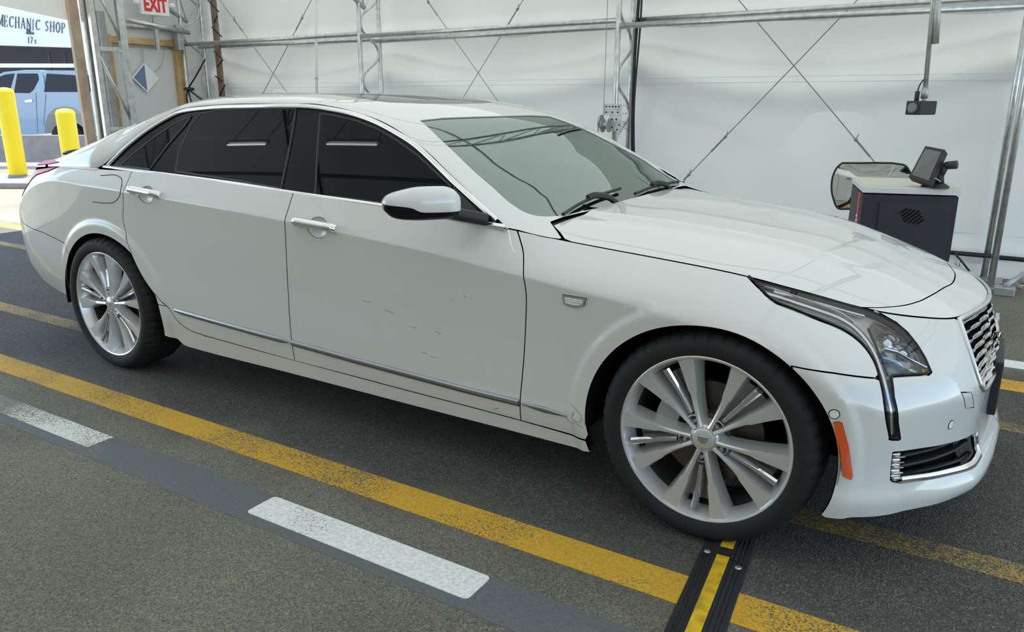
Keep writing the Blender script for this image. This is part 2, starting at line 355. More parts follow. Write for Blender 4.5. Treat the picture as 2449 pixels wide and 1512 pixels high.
def inset_poly(P,d):
    if area2(P)<0: P=P[::-1]
    a=P-np.roll(P,1,0); b=np.roll(P,-1,0)-P
    na=np.stack([-a[:,1],a[:,0]],1); na/=np.linalg.norm(na,axis=1)[:,None]+1e-9
    nb=np.stack([-b[:,1],b[:,0]],1); nb/=np.linalg.norm(nb,axis=1)[:,None]+1e-9
    m=na+nb; L=np.linalg.norm(m,axis=1)[:,None]; m=m/np.maximum(L,1e-6)
    c=np.maximum(.35,np.sum(m*nb,axis=1))[:,None]
    return P+m*d/c
def pip(Q,P):
    Q=np.asarray(Q); x,y=Q[:,0],Q[:,1]; r=np.zeros(len(Q),bool); n=len(P); j=n-1
    for i in range(n):
        xi,yi=P[i]; xj,yj=P[j]
        c=((yi>y)!=(yj>y)); 
        with np.errstate(divide='ignore',invalid='ignore'): t=(xj-xi)*(y-yi)/(yj-yi+1e-15)+xi
        r^=c&(x<t); j=i
    return r
def bdist(Q,P):
    D=np.full(len(Q),9.); 
    for i in range(0,len(P),400):
        D=np.minimum(D,np.min(np.hypot(Q[:,None,0]-P[None,i:i+400,0],Q[:,None,1]-P[None,i:i+400,1]),axis=1))
    return D
def surf_n(f,a,b,ref):
    h=2e-3; du=f(a+h,b)-f(a-h,b); dv=f(a,b+h)-f(a,b-h)
    N=np.cross(du,dv); N/=np.linalg.norm(N,axis=-1)[...,None]+1e-12
    P=f(a,b); s=np.sum(N*(P-ref(P)),-1); N[s<0]*=-1; return N
def car_ref(P):
    R=P.copy(); R[:,1]*=0.2; R[:,0]=np.clip(P[:,0],-3.4,-.2); R[:,2]=.55; return R
def top_ref(P):
    R=P.copy(); R[:,2]-=1.; return R
PSTORE={}
def panel(name,f,outline,m,parent=None,holes=(),grid=.03,step=.014,inset=.002,flange=.014,off=0.,mirror=False,ref=car_ref,label=None,noflange=False,extra=None):
    if f is top_h: ref=top_ref
    P=resample(outline,step); P=inset_poly(P,inset)
    H=[inset_poly(resample(h,step),-inset) for h in holes]
    lo=P.min(0); hi=P.max(0)
    gx,gy=np.meshgrid(np.arange(lo[0],hi[0],grid),np.arange(lo[1],hi[1],grid)); Q=np.stack([gx.ravel(),gy.ravel()],1)
    k=pip(Q,P)&(bdist(Q,P)>grid*.45)
    for h in H: k&=~pip(Q,h)&(bdist(Q,h)>grid*.45)
    Q=Q[k]
    if f is side:
        cs=np.arange(max(lo[0],-3.85),min(hi[0],-.05),.02)
        if len(cs):
            X2=np.vstack([np.stack([cs,zq(cs)+d_],1) for d_ in (-.012,-.0035,.0035,.012)])
            kk=pip(X2,P)&(bdist(X2,P)>.006)
            for h in H: kk&=~pip(X2,h)&(bdist(X2,h)>.006)
            if len(Q): Q=Q[np.abs(Q[:,1]-zq(Q[:,0]))>.022-99*((Q[:,0]<-3.87)|(Q[:,0]>-.03))]
            Q=np.vstack([Q,X2[kk]])
        rg=[]
        for ax_,o_ in ((0.,0.),(-3.109,.035)):
            for d_ in (.402,.412,.4225,.433,.4435,.455):
                t_=np.linspace(-.35,PI+.35,110); rg.append(np.stack([ax_+o_+1.06*d_*np.cos(t_),.345+d_*np.sin(t_)],1))
        X3=np.vstack(rg); kk=pip(X3,P)&(bdist(X3,P)>.006)&(np.abs(X3[:,1]-zq(X3[:,0]))>.008)
        for h in H: kk&=~pip(X3,h)&(bdist(X3,h)>.006)
        if len(Q):
            dd_=np.minimum(np.hypot(Q[:,0]/1.06,Q[:,1]-.345),np.hypot((Q[:,0]+3.074)/1.06,Q[:,1]-.345)); Q=Q[(dd_>.465)|(dd_<.392)]
        Q=np.vstack([Q,X3[kk]])
    loops=[P]+H; allp=[]; E=[]
    for L in loops:
        b=len(allp); allp+=L.tolist(); E+=[(b+i,b+(i+1)%len(L)) for i in range(len(L))]
    nb=len(allp); allp+=Q.tolist()
    v2,_,fc,ov,_,_=delaunay_2d_cdt([Vector(p) for p in allp],E,[],0,1e-7)
    v2=np.array([tuple(v) for v in v2]); fc=np.array([f3 for f3 in fc if len(f3)==3])
    cen=v2[fc].mean(1); k=pip(cen,P)
    for h in H: k&=~pip(cen,h)
    fc=fc[k]
    X=f(v2[:,0],v2[:,1]); N=surf_n(f,v2[:,0],v2[:,1],ref); X=X+N*off
    a,b,c=X[fc[:,0]],X[fc[:,1]],X[fc[:,2]]; fn=np.cross(b-a,c-a); fl=np.sum(fn*N[fc].mean(1),1)<0; fc[fl]=fc[fl][:,::-1]
    V=X.tolist(); F=fc.tolist(); NN=N.tolist()
    if not noflange:
        for L in loops:
            x=f(L[:,0],L[:,1]); n=surf_n(f,L[:,0],L[:,1],ref); x=x+n*off; t=np.roll(x,-1,0)-np.roll(x,1,0); t/=np.linalg.norm(t,axis=1)[:,None]+1e-9
            o_=np.cross(t,n); cp=x.mean(0)
            mid=v2.mean(0); 
            b0=len(V); V+=x.tolist()+(x-n*flange).tolist(); M=len(L)
            nn=(n+o_*.8); nn/=np.linalg.norm(nn,axis=1)[:,None]; NN+=nn.tolist()+nn.tolist()
            F+=[[b0+i,b0+(i+1)%M,b0+M+(i+1)%M,b0+M+i] for i in range(M)]
    o=obj(name,V,F,m,parent,True,NN)
    if label: o['label']=label
    PSTORE[name]=(V,F,NN)
    if mirror is not False:
        V2=[(v[0],-v[1],v[2]) for v in V]; N2=[(v[0],-v[1],v[2]) for v in NN]; F2=[list(q)[::-1] for q in F]
        o2=obj(name,V2,F2,m,mirror if mirror is not True else parent,True,N2)
        if label: o2['label']=label
        return o,o2
    return o
def strip(name,P,N,wid,hgt,m,parent=None,mirror=False,taper=0.,prof=None):
    # raised trim strip along 3D polyline P with surface normals N
    P=np.array(P); N=np.array(N); n=len(P)
    T=np.gradient(P,axis=0); T/=np.linalg.norm(T,axis=1)[:,None]; B=np.cross(N,T); B/=np.linalg.norm(B,axis=1)[:,None]
    prof=prof or [(-.5,-.3),(-.5,.35),(-.3,.9),(.0,1.),(.3,.9),(.5,.35),(.5,-.3)]
    k=len(prof); V=[];F=[]
    for i in range(n):
        u=i/(n-1); s=1.
        if taper>0: s=min(1.,u/taper,(1-u)/taper); s=.08+.92*max(s,0)**.6
        for a,b in prof: V.append(P[i]+B[i]*a*wid*s+N[i]*b*hgt*(.4+.6*s))
    for i in range(n-1):
        for j in range(k-1): F.append((i*k+j,i*k+j+1,(i+1)*k+j+1,(i+1)*k+j))
    F.append(tuple(range(k))); F.append(tuple((n-1)*k+j for j in range(k))[::-1])
    o=obj(name,V,F,m,parent,auto=50)
    if mirror:
        obj(name,[(v[0],-v[1],v[2]) for v in V],[f[::-1] for f in F],m,parent if mirror is True else mirror,auto=50)
    return o
def text_mesh(body,size,m,parent,name,Mx,ext=.002,bold=0.,sx=1.):
    cu=bpy.data.curves.new(name,'FONT'); cu.body=body; cu.size=size; cu.extrude=ext; cu.align_x='CENTER'; cu.align_y='CENTER'; cu.offset=bold
    t=bpy.data.objects.new(name,cu); COL.objects.link(t); bpy.context.view_layer.update()
    me=bpy.data.meshes.new_from_object(t.evaluated_get(bpy.context.evaluated_depsgraph_get())); COL.objects.unlink(t); bpy.data.objects.remove(t)
    me.materials.clear(); me.materials.append(MAT[m]); me.transform(Matrix.Diagonal((sx,1,1,1))); me.transform(Mx)
    o=bpy.data.objects.new(name,me); return link(o,parent)
# ------------------------------------------------------------------ special materials
def ramp(n,l,fac,stops):
    r=n.new('ShaderNodeValToRGB'); e=r.color_ramp.elements
    e[0].position=stops[0][0]; e[0].color=(*stops[0][1],1); e[1].position=stops[-1][0]; e[1].color=(*stops[-1][1],1)
    for p,c in stops[1:-1]: q=e.new(p); q.color=(*c,1)
    l.new(fac,r.inputs['Fac']); return r
def noise(n,l,vec,scale,detail=4.,rough=.5):
    t=n.new('ShaderNodeTexNoise'); t.inputs['Scale'].default_value=scale; t.inputs['Detail'].default_value=detail; t.inputs['Roughness'].default_value=rough; l.new(vec,t.inputs['Vector']); return t.outputs['Fac']
def math_(n,l,op,a,b=None,clamp=False):
    m=n.new('ShaderNodeMath'); m.operation=op; m.use_clamp=clamp
    for i,v in enumerate((a,b)):
        if v is None: continue
        if isinstance(v,(int,float)): m.inputs[i].default_value=v
        else: l.new(v,m.inputs[i])
    return m.outputs[0]
def mixc(n,l,f,a,b):
    m=n.new('ShaderNodeMix'); m.data_type='RGBA'
    if isinstance(f,(int,float)): m.inputs[0].default_value=f
    else: l.new(f,m.inputs[0])
    for i,v in ((6,a),(7,b)):
        if isinstance(v,tuple): m.inputs[i].default_value=(*v,1)
        else: l.new(v,m.inputs[i])
    return m.outputs[2]
def speckle(n,l,vec,base,light,dark,sc=260.):
    # aggregate: voronoi cells give single stones
    v=n.new('ShaderNodeTexVoronoi'); v.inputs['Scale'].default_value=sc; l.new(vec,v.inputs['Vector'])
    r=ramp(n,l,v.outputs['Color'],[(0,dark),(.25,tuple(x*.62 for x in base)),(.45,base),(.70,tuple(x*1.12 for x in base)),(.90,light),(1.,light)])
    big=noise(n,l,vec,1.1,5.); r2=ramp(n,l,big,[(.3,(.78,.78,.78)),(.7,(1.15,1.15,1.15))])
    m=n.new('ShaderNodeMix'); m.data_type='RGBA'; m.blend_type='MULTIPLY'; m.inputs[0].default_value=1.; l.new(r.outputs[0],m.inputs[6]); l.new(r2.outputs[0],m.inputs[7])
    return m.outputs[2],v
m,n,l,b=_new('asphalt'); tc=n.new('ShaderNodeTexCoord'); vec=tc.outputs['Object']
lane,v1=speckle(n,l,vec,(.088,.085,.072),(.23,.22,.19),(.03,.029,.026),230.)
apron,v2=speckle(n,l,vec,(.200,.192,.138),(.35,.335,.25),(.085,.08,.062),260.)
sep=n.new('ShaderNodeSeparateXYZ'); l.new(vec,sep.inputs[0])
wob=noise(n,l,vec,2.5,5.); yy=math_(n,l,'ADD',sep.outputs['Y'],math_(n,l,'MULTIPLY',math_(n,l,'SUBTRACT',wob,.5),.35))
mr=n.new('ShaderNodeMapRange'); mr.inputs['From Min'].default_value=-1.34; mr.inputs['From Max'].default_value=-1.02; l.new(yy,mr.inputs['Value'])
mr2=n.new('ShaderNodeMapRange'); mr2.inputs['From Min'].default_value=1.5; mr2.inputs['From Max'].default_value=1.25; l.new(yy,mr2.inputs['Value'])
f=math_(n,l,'MULTIPLY',mr.outputs[0],mr2.outputs[0])
c=mixc(n,l,f,apron,lane)
# a few dark gum spots
sp=n.new('ShaderNodeTexVoronoi'); sp.inputs['Scale'].default_value=1.9; l.new(vec,sp.inputs['Vector']); spot=math_(n,l,'LESS_THAN',sp.outputs['Distance'],.022); c=mixc(n,l,spot,c,(.02,.02,.02))
l.new(c,b.inputs['Base Color']); b.inputs['Roughness'].default_value=.85
bp=n.new('ShaderNodeBump'); bp.inputs['Strength'].default_value=.9; bp.inputs['Distance'].default_value=.005; l.new(v1.outputs['Distance'],bp.inputs['Height']); l.new(bp.outputs[0],b.inputs['Normal'])
def road_paint(name,col,wear,under=(.06,.057,.052),fade=None):
    m,n,l,b=_new(name); tc=n.new('ShaderNodeTexCoord'); vec=tc.outputs['Object']
    v=n.new('ShaderNodeTexVoronoi'); v.inputs['Scale'].default_value=240.; l.new(vec,v.inputs['Vector'])
    big=noise(n,l,vec,2.2,6.); hi=noise(n,l,vec,90.,3.)
    sep=n.new('ShaderNodeSeparateXYZ'); l.new(v.outputs['Color'],sep.inputs[0])
    w=math_(n,l,'ADD',math_(n,l,'MULTIPLY',big,.9),math_(n,l,'MULTIPLY',sep.outputs[0],.42))
    if fade:
        s2=n.new('ShaderNodeSeparateXYZ'); l.new(vec,s2.inputs[0]); fr=n.new('ShaderNodeMapRange'); fr.inputs['From Min'].default_value=fade[0]; fr.inputs['From Max'].default_value=fade[1]; fr.inputs['To Min'].default_value=fade[2]; fr.inputs['To Max'].default_value=0.; l.new(s2.outputs['X'],fr.inputs['Value']); w=math_(n,l,'ADD',w,fr.outputs[0])
    k=n.new('ShaderNodeMapRange'); k.inputs['From Min'].default_value=wear; k.inputs['From Max'].default_value=wear+.08; l.new(w,k.inputs['Value'])
    tone=ramp(n,l,hi,[(.3,tuple(x*.82 for x in col)),(.7,tuple(min(1,x*1.12) for x in col))])
    uv=ramp(n,l,v.outputs['Color'],[(0,tuple(x*.4 for x in under)),(.5,under),(1,tuple(x*2. for x in under))])
    c=mixc(n,l,k.outputs[0],tone.outputs[0],uv.outputs[0]); l.new(c,b.inputs['Base Color']); b.inputs['Roughness'].default_value=.75
    bp=n.new('ShaderNodeBump'); bp.inputs['Strength'].default_value=.4; bp.inputs['Distance'].default_value=.003; l.new(v.outputs['Distance'],bp.inputs['Height']); l.new(bp.outputs[0],b.inputs['Normal'])
road_paint('road_yellow',(.66,.38,.03),.77,(.15,.12,.06)); road_paint('road_yellow_worn',(.46,.30,.06),.60,(.085,.08,.065))
road_paint('road_white',(.80,.82,.80),.92,(.20,.20,.17)); road_paint('road_white_worn',(.74,.75,.68),.84,(.19,.18,.14),fade=(-3.15,-2.45,.55))
road_paint('road_grey',(.125,.137,.140),.92,(.17,.16,.13))
# tent fabric: diffuse + light passing through
def fabric(name,col,trans,bump=.25):
    m=bpy.data.materials.new(name); m.use_nodes=True; MAT[name]=m; n=m.node_tree.nodes; l=m.node_tree.links; n.clear()
    o=n.new('ShaderNodeOutputMaterial'); d=n.new('ShaderNodeBsdfDiffuse'); t=n.new('ShaderNodeBsdfTranslucent'); mx=n.new('ShaderNodeMixShader'); mx.inputs[0].default_value=trans
    tc=n.new('ShaderNodeTexCoord'); big=noise(n,l,tc.outputs['Object'],1.3,5.); r=ramp(n,l,big,[(.3,tuple(x*.95 for x in col)),(.7,col)])
    l.new(r.outputs[0],d.inputs['Color']); l.new(r.outputs[0],t.inputs['Color'])
    bp=n.new('ShaderNodeBump'); bp.inputs['Strength'].default_value=bump; bp.inputs['Distance'].default_value=.03
    mp=n.new('ShaderNodeMapping'); mp.inputs['Scale'].default_value=(.5,1,1.6); l.new(tc.outputs['Object'],mp.inputs[0])
    l.new(noise(n,l,mp.outputs[0],2.6,3.),bp.inputs['Height']); l.new(bp.outputs[0],d.inputs['Normal'])
    l.new(d.outputs[0],mx.inputs[1]); l.new(t.outputs[0],mx.inputs[2]); l.new(mx.outputs[0],o.inputs[0])
fabric('tent_wall_fabric',(.86,.865,.84),.06); fabric('tent_roof_fabric',(.85,.87,.82),.17); fabric('roof_lining',(.76,.755,.70),.165); mat('near_wall',(.46,.46,.42),.8,var=.2)
mat('tube_light',(.9,.9,.9),.4,emit=(1,.98,.94),es=14.)
# lamp reflector with the iridescence of stressed plastic painted into its base colour
m,n,l,b=_new('painted_rainbow'); tc=n.new('ShaderNodeTexCoord'); mp=n.new('ShaderNodeMapping'); mp.inputs['Rotation'].default_value=(0,.6,.4); l.new(tc.outputs['Object'],mp.inputs[0])
nf=noise(n,l,mp.outputs[0],9.,2.); wv=math_(n,l,'FRACT',math_(n,l,'MULTIPLY',nf,3.2))
r=ramp(n,l,wv,[(0,(.35,.36,.36)),(.22,(.62,.60,.50)),(.38,(.50,.30,.12)),(.52,(.16,.12,.30)),(.64,(.20,.38,.45)),(.78,(.50,.50,.48)),(1,(.35,.36,.36))])
l.new(r.outputs[0],b.inputs['Base Color']); b.inputs['Metallic'].default_value=.6; b.inputs['Roughness'].default_value=.15; b.inputs['Coat Weight'].default_value=1.
# ------------------------------------------------------------------ setting: floor
fl=obj('floor',[(-70,-40,0),(40,-40,0),(40,60,0),(-70,60,0)],[(0,1,2,3)],'asphalt'); tag(fl,'grey speckled asphalt pavement of the inspection lane','floor',kind='structure')
def line(name,x0,x1,y0,y1,m,label,z=.0018,round_=0.,group=None):
    if round_>0:
        P=[]
        for cx,cy,a0 in ((x1-round_,y1-round_,0),(x0+round_,y1-round_,90),(x0+round_,y0+round_,180),(x1-round_,y0+round_,270)):
            for k in range(7): q=math.radians(a0+15*k); P.append((cx+round_*math.cos(q),cy+round_*math.sin(q)))
    else: P=[(x1,y0),(x1,y1),(x0,y1),(x0,y0)]
    o=MB().prism(P,z,lambda a,b_,c_:(a,b_,c_)).build(name,m); return tag(o,label,'road marking',group)
line('yellow_lane_line',-10.6,9,-1.262,-1.120,'road_yellow','solid yellow line on the camera side of the white sedan')
line('yellow_lane_line',-10.6,-3.3,-.645,-.53,'road_yellow_worn','worn yellow line stretch behind the near rear wheel of the sedan')
line('yellow_lane_line',.12,9,-.645,-.53,'road_yellow_worn','worn yellow line stretch ahead of the near front wheel of the sedan')
line('yellow_lane_line',-10.6,9,.60,.705,'road_yellow_worn','worn yellow line passing under the far wheels of the sedan')
line('yellow_lane_line',-10.6,9,1.165,1.335,'road_yellow','solid yellow line on the far side of the sedan')
line('white_lane_line',-10.6,9,1.56,1.70,'road_white','white line beyond the far yellow line beside the kiosk')
line('grey_lane_band',-10.6,9,-1.60,-1.425,'road_grey','dark grey painted band beneath the white dashes nearest the camera',z=.0010)
line('white_dash',-1.355,-.440,-1.557,-1.430,'road_white','bright white dash painted on the grey band in the foreground',z=.0030,round_=.018,group='white dashes')
line('white_dash',-3.25,-2.31,-1.550,-1.437,'road_white_worn','faded white dash at the left end of the grey band',z=.0030,group='white dashes')
line('white_dash',.51,1.43,-1.557,-1.430,'road_white','white dash ahead of the cable ramp on the grey band',z=.0030,round_=.018,group='white dashes')
# cable ramp
cr_=thing('cable_ramp','black ribbed rubber cable ramp with a yellow centre strip beside the front wheel','cable ramp',(.10,-.86,0),rz=math.atan2(.098,1.)*1.0)
prof=[(-.075,0),(-.072,.006),(-.058,.013),(-.055,.011),(-.047,.016),(-.044,.014),(-.034,.020),(-.031,.018),(-.022,.022),(.022,.022),(.031,.018),(.034,.020),(.044,.014),(.047,.016),(.055,.011),(.058,.013),(.072,.006),(.075,0)]
def seg(y0,y1,nm_):
    k=len(prof); V=[(a,y0,c_) for a,c_ in prof]+[(a,y1,c_) for a,c_ in prof]; F=[(i,i+1,k+i+1,k+i) for i in range(k-1)]+[tuple(range(k))[::-1],tuple(range(k,2*k))]
    obj(nm_,V,F,'rubber',cr_)
seg(-.14,.06,'ramp_segment'); seg(-1.10,-.145,'ramp_segment'); seg(-2.05,-1.105,'ramp_segment')
for y0,y1 in ((-.085,.05),(-.66,-.135),(-1.62,-.68)): 
    MB().box((0,(y0+y1)/2,.0225),(.038,y1-y0,.003),bev=.001).build('yellow_strip','ramp_yellow' if 'ramp_yellow' in MAT else 'bollard_yellow',cr_)
for x_,y_ in ((-.050,-.118),(.050,-.165)): MB().lathe([(.001,.004),(.008,.003),(.011,0)],12,c=(x_,y_,.0145)).build('bolt','galvanised',cr_)
# ------------------------------------------------------------------ setting: tent fabric
YW=4.03; YN=-6.3; XE=-8.62; XF=6.9; ZE=2.75; ZR=4.9; YR=(YW+YN)/2
def wallfn(x,z):
    u=((x-.72)/3.05)%1.; d=.5-abs(u-.5)
    y=YW-.055*math.exp(-((z-2.06)/.09)**2)-.03*math.exp(-(d/.06)**2)
    y+=.11*math.exp(-((z-1.86+.22*math.sin(PI*u))/.10)**2)*(.35+.65*abs(math.cos(PI*u)))-.05*math.exp(-((z-1.66+.25*math.sin(PI*u))/.12)**2)
    y+=.03*math.exp(-((x*.6+z-1.0)%1.9-.9)**2/.03)*.5*(z<1.5)
    y+=.018*math.sin(2.1*x+1.3*z)*math.sin(1.7*z+.6*x)+.012*math.sin(5.3*x-3.1*z+1.)*math.sin(.9*x+2.)
    y-=.04*math.exp(-(z-.19)**2/.006)
    return y
xs=np.linspace(XE,XF,210); zs=np.concatenate([np.linspace(0,.5,14),np.linspace(.54,2.4,60),np.linspace(2.5,ZE,10)])
V=[(x,wallfn(x,z),z) for z in zs for x in xs]; k=len(xs); F=[(j*k+i,j*k+i+1,(j+1)*k+i+1,(j+1)*k+i) for j in range(len(zs)-1) for i in range(k-1)]
wb_=obj('wall_back',V,F,'tent_wall_fabric',smooth=True); tag(wb_,'white fabric tent wall behind the sedan','wall',kind='structure')
for zz in (1.505,1.552,.335): MB().tube([(x,wallfn(x,zz)-.002,zz) for x in xs[::3]],.0016,5).build('fabric_seam','wall_panel',wb_)
wn=obj('wall_front',[(XE,YN,0),(XF,YN,0),(XF,YN,ZE),(XE,YN,ZE)],[(0,1,2,3)],'near_wall'); tag(wn,'dark grey panel wall on the camera side of the lane','wall',kind='structure')
V=[];F=[]; nx_=60
prof_r=[(YW,ZE),(YW-1.2,ZE+.62),(YW-2.8,ZE+1.25),(YR+.6,ZR-.08),(YR,ZR),(YR-.6,ZR-.08),(YN+2.8,ZE+1.25),(YN+1.2,ZE+.62),(YN,ZE)]
for i in range(nx_+1):
    x=XE+(XF-XE)*i/nx_; u=((x-.72)/3.05)%1.; sg=-.05*math.sin(PI*u)
    for y,z in prof_r: V.append((x,y,z+sg))
k=len(prof_r); F=[(i*k+j,i*k+j+1,(i+1)*k+j+1,(i+1)*k+j) for i in range(nx_) for j in range(0,4)]
ce=obj('ceiling',V,F,'tent_roof_fabric',smooth=True); tag(ce,'white translucent fabric roof slope over the back of the lane','ceiling',kind='structure')
F=[(i*k+j,i*k+j+1,(i+1)*k+j+1,(i+1)*k+j) for i in range(nx_) for j in range(4,k-1)]
ce=obj('ceiling',V,F,'roof_lining',smooth=True); tag(ce,'grey opaque lined roof slope on the camera side','ceiling',kind='structure')
# ------------------------------------------------------------------ tent frame
def truss_post(x,label,z1=ZE,yi=3.58,yo=3.90,web=True,grp='tent frame posts',dxo=0.):
    t=thing('frame_post',label,'tent frame',(x,yi,0),grp)
    MB().tube([(0,0,0),(0,0,z1)],.0235,14).build('inner_chord','galvanised',t,smooth=True)
    MB().tube([(dxo,yo-yi,0),(dxo,yo-yi,z1)],.0235,14).build('outer_chord','galvanised',t,smooth=True)
    P=[]; per=.60
    for z in np.arange(.15,z1,.02):
        q=(z+.10)/per*2*PI; P.append((.0,(yo-yi)*(.5+.44*math.sin(q)+.03*math.sin(3*q)),z))
    MB().tube(P,.013,8).build('bent_web','galvanised',t,smooth=True)
    MB().box((0,(yo-yi)/2,.006),(.16,(yo-yi)+.16,.012)).build('base_plate','galvanised_dull',t)
    return t
PX=[.735,-2.365,-5.40,-8.40]
truss_post(PX[0],'galvanised tube frame post at the right edge beside the kiosk',dxo=-.05)
truss_post(PX[1],'galvanised tube frame post carrying the hand winch behind the windshield')
truss_post(PX[2],'galvanised tube frame post rising behind the middle of the sedan roof')
truss_post(PX[3],'galvanised tube frame post in the back left corner of the tent')
def pipe(a,b,label,r=.0235,m='galvanised',name='wall_pipe',grp='horizontal wall pipes'):
    o=MB().tube([a,b],r,14).build(name,m,smooth=True); return tag(o,label,'pipe',grp)
pipe((PX[1]+.02,3.58,1.985),(PX[0],3.58,1.975),'lower horizontal pipe across the right bay above the mirror')
pipe((PX[1],3.895,2.055),(PX[0]+.4,3.895,2.075),'upper horizontal pipe across the right bay above the mirror')
pipe((PX[2],3.585,2.015),(PX[1],3.585,2.03),'upper horizontal pipe across the middle bay')
pipe((PX[2]-.1,3.895,1.985),(PX[1]+.02,3.895,2.005),'lower horizontal pipe across the middle bay')
pipe((PX[3],3.585,2.03),(PX[2],3.585,2.04),'upper horizontal pipe across the left bay over the sedan')
pipe((PX[3]-.1,3.895,2.02),(PX[2]+.02,3.895,2.005),'lower horizontal pipe across the left bay over the sedan')
pipe((PX[0],3.89,.19),(XE,3.89,.19),'black base tube along the foot of the tent wall',.018,'black_hose','base_tube','base tubes')
pipe((PX[0]+.03,3.89,.185),(XF,3.89,.175),'short black base tube right of the edge post',.018,'black_hose','base_tube','base tubes')
# roof arches and purlins (seen in the paint and glass)
for i,x in enumerate([6.84,3.79]+PX):
    P=[(x,y-.10*np.sign(y-YR),z-.12) for y,z in prof_r]; P2=[(x,y-.35*np.sign(y-YR),z-.44) for y,z in prof_r]
    t=thing('roof_truss','curved galvanised roof truss overhead, number %s from the open end'%('one','two','three','four','five','six')[i],'tent frame',(0,0,0),'roof trusses')
    MB().tube(P,.024,10).build('top_chord','galvanised',t,smooth=True); MB().tube(P2,.024,10).build('bottom_chord','galvanised',t,smooth=True)
    Z=[]
    for a,b_ in zip(resample(np.array(P),.5,False),resample(np.array(P2),.5,False)): Z+= [a,b_]
    MB().tube(Z[:60],.012,6).build('web','galvanised',t)
    tn=thing('frame_post','galvanised near-side frame post behind the viewer, number %s from the open end'%('one','two','three','four','five','six')[i],'tent frame',(x,YN+.1,0),'near-side posts')
    for yy in (0.,.32): MB().tube([(0,yy,0),(0,yy,ZE)],.0235,10).build('chord','galvanised',tn,smooth=True)
for y,z,nm_ in ((YW-1.25,ZE+.46,'the back wall'),(YW-2.9,ZE+1.1,'the lane centre'),(YR,ZR-.14,'the ridge'),(YN+2.9,ZE+1.1,'the camera side'),(YN+1.25,ZE+.46,'the near wall')):
    pipe((XE,y,z),(XF,y,z),'long roof purlin pipe nearest '+nm_,.022,grp='roof purlins',name='roof_pipe')
for z in (2.0,2.9,1.0): pipe((XE,YN+.12,z),(XF,YN+.12,z),'near-side wall pipe at %s height'%({2.0:'head',2.9:'eave',1.0:'waist'}[z]),.022,grp='near-side wall pipes')
for i,xc in enumerate((-6.0,-4.35,-2.7,-1.05,.6,2.25)):
    t=thing('tube_light','ceiling tube light fixture, %s from the left end of the lane'%('first','second','third','fourth','fifth','sixth')[i],'light',(xc,-2.77,3.6),'ceiling tube lights')
    MB().tube([(-.34,0,0),(.34,0,0)],.009,10).build('tube','tube_light',t); MB().box((0,0,.045),(.74,.03,.04),None,.005).build('housing','white_paint',t)
    for s_ in (-.3,.3): MB().tube([(s_,0,.06),(s_,0,1.0)],.004,5).build('hanger_wire','cable',t)
# bracing cables with turnbuckles
def cable(pa,pb,label,bucks=(),y=3.93):
    a=atY(*pa,y); b_=atY(*pb,y); t=thing('brace_cable',label,'cable',tuple(a),'wall bracing cables'); d=b_-a
    MB().tube([(0,0,0),tuple(d)],.0045,6).build('wire','cable',t)
    dn=d/np.linalg.norm(d)
    for q in bucks:
        c_=atY(*q,y)-a; c_=dn*(c_@dn); MB().tube([c_-dn*.02,c_-dn*.008,c_+dn*.008,c_+dn*.02],[.005,.014,.014,.005],8).build('clamp','cable',t)
        MB().tube([c_,c_+np.array([.02,-.01,.045])],.004,5).build('wire_tail','cable',t)
        MB().tube([c_,c_+dn*.18],.0085,6).build('turnbuckle','cable',t)
cable((1750,-20),(2100,398),'steel brace cable falling right across the right bay to the mirror',[(2048,333)])
cable((2075,-26),(1610,457),'steel brace cable falling left across the right bay towards the hood',[(1735,327),(1645,415)])
cable((1005,-22),(1205,262),'steel brace cable falling right across the middle bay',[(1022,8)])
cable((1262,-18),(1090,262),'steel brace cable falling left across the middle bay',[(1247,30)])
cable((515,-15),(700,240),'steel brace cable falling right across the left bay',[(560,50)])
cable((750,-10),(618,245),'steel brace cable falling left across the left bay',[(718,38)])
# white conduit hanging in the left bay
a=atY(755,-10,3.7); b_=atY(758,300,3.7); t=thing('hanging_rod','thin white rod hanging in front of the left bay behind the roof','rod',tuple(a))
MB().tube([(0,0,0),tuple(b_-a)],.016,10).build('rod','white_paint',t,smooth=True); c_=atY(757,188,3.7)-a; MB().tube([c_-np.array([0,0,.012]),c_+np.array([0,0,.012])],.02,10).build('collar','galvanised_dull',t)
# black hose tied to the middle-right post
P=[]
for z in np.linspace(ZE,0.02,60): P.append((PX[1]+.055+.010*math.sin(z*3.1),3.87+.01*math.cos(z*2.),z))
o=MB().tube(P,.016,8).build('black_hose','black_hose',smooth=True); tag(o,'black hose running down the winch post','hose')
P=[(x+.028+.01*math.sin(z*4),y-.01,z) for x,y,z in P]; o=MB().tube(P,.010,8).build('black_cable','black_hose',smooth=True); tag(o,'thin black cable beside the hose on the winch post','cable')
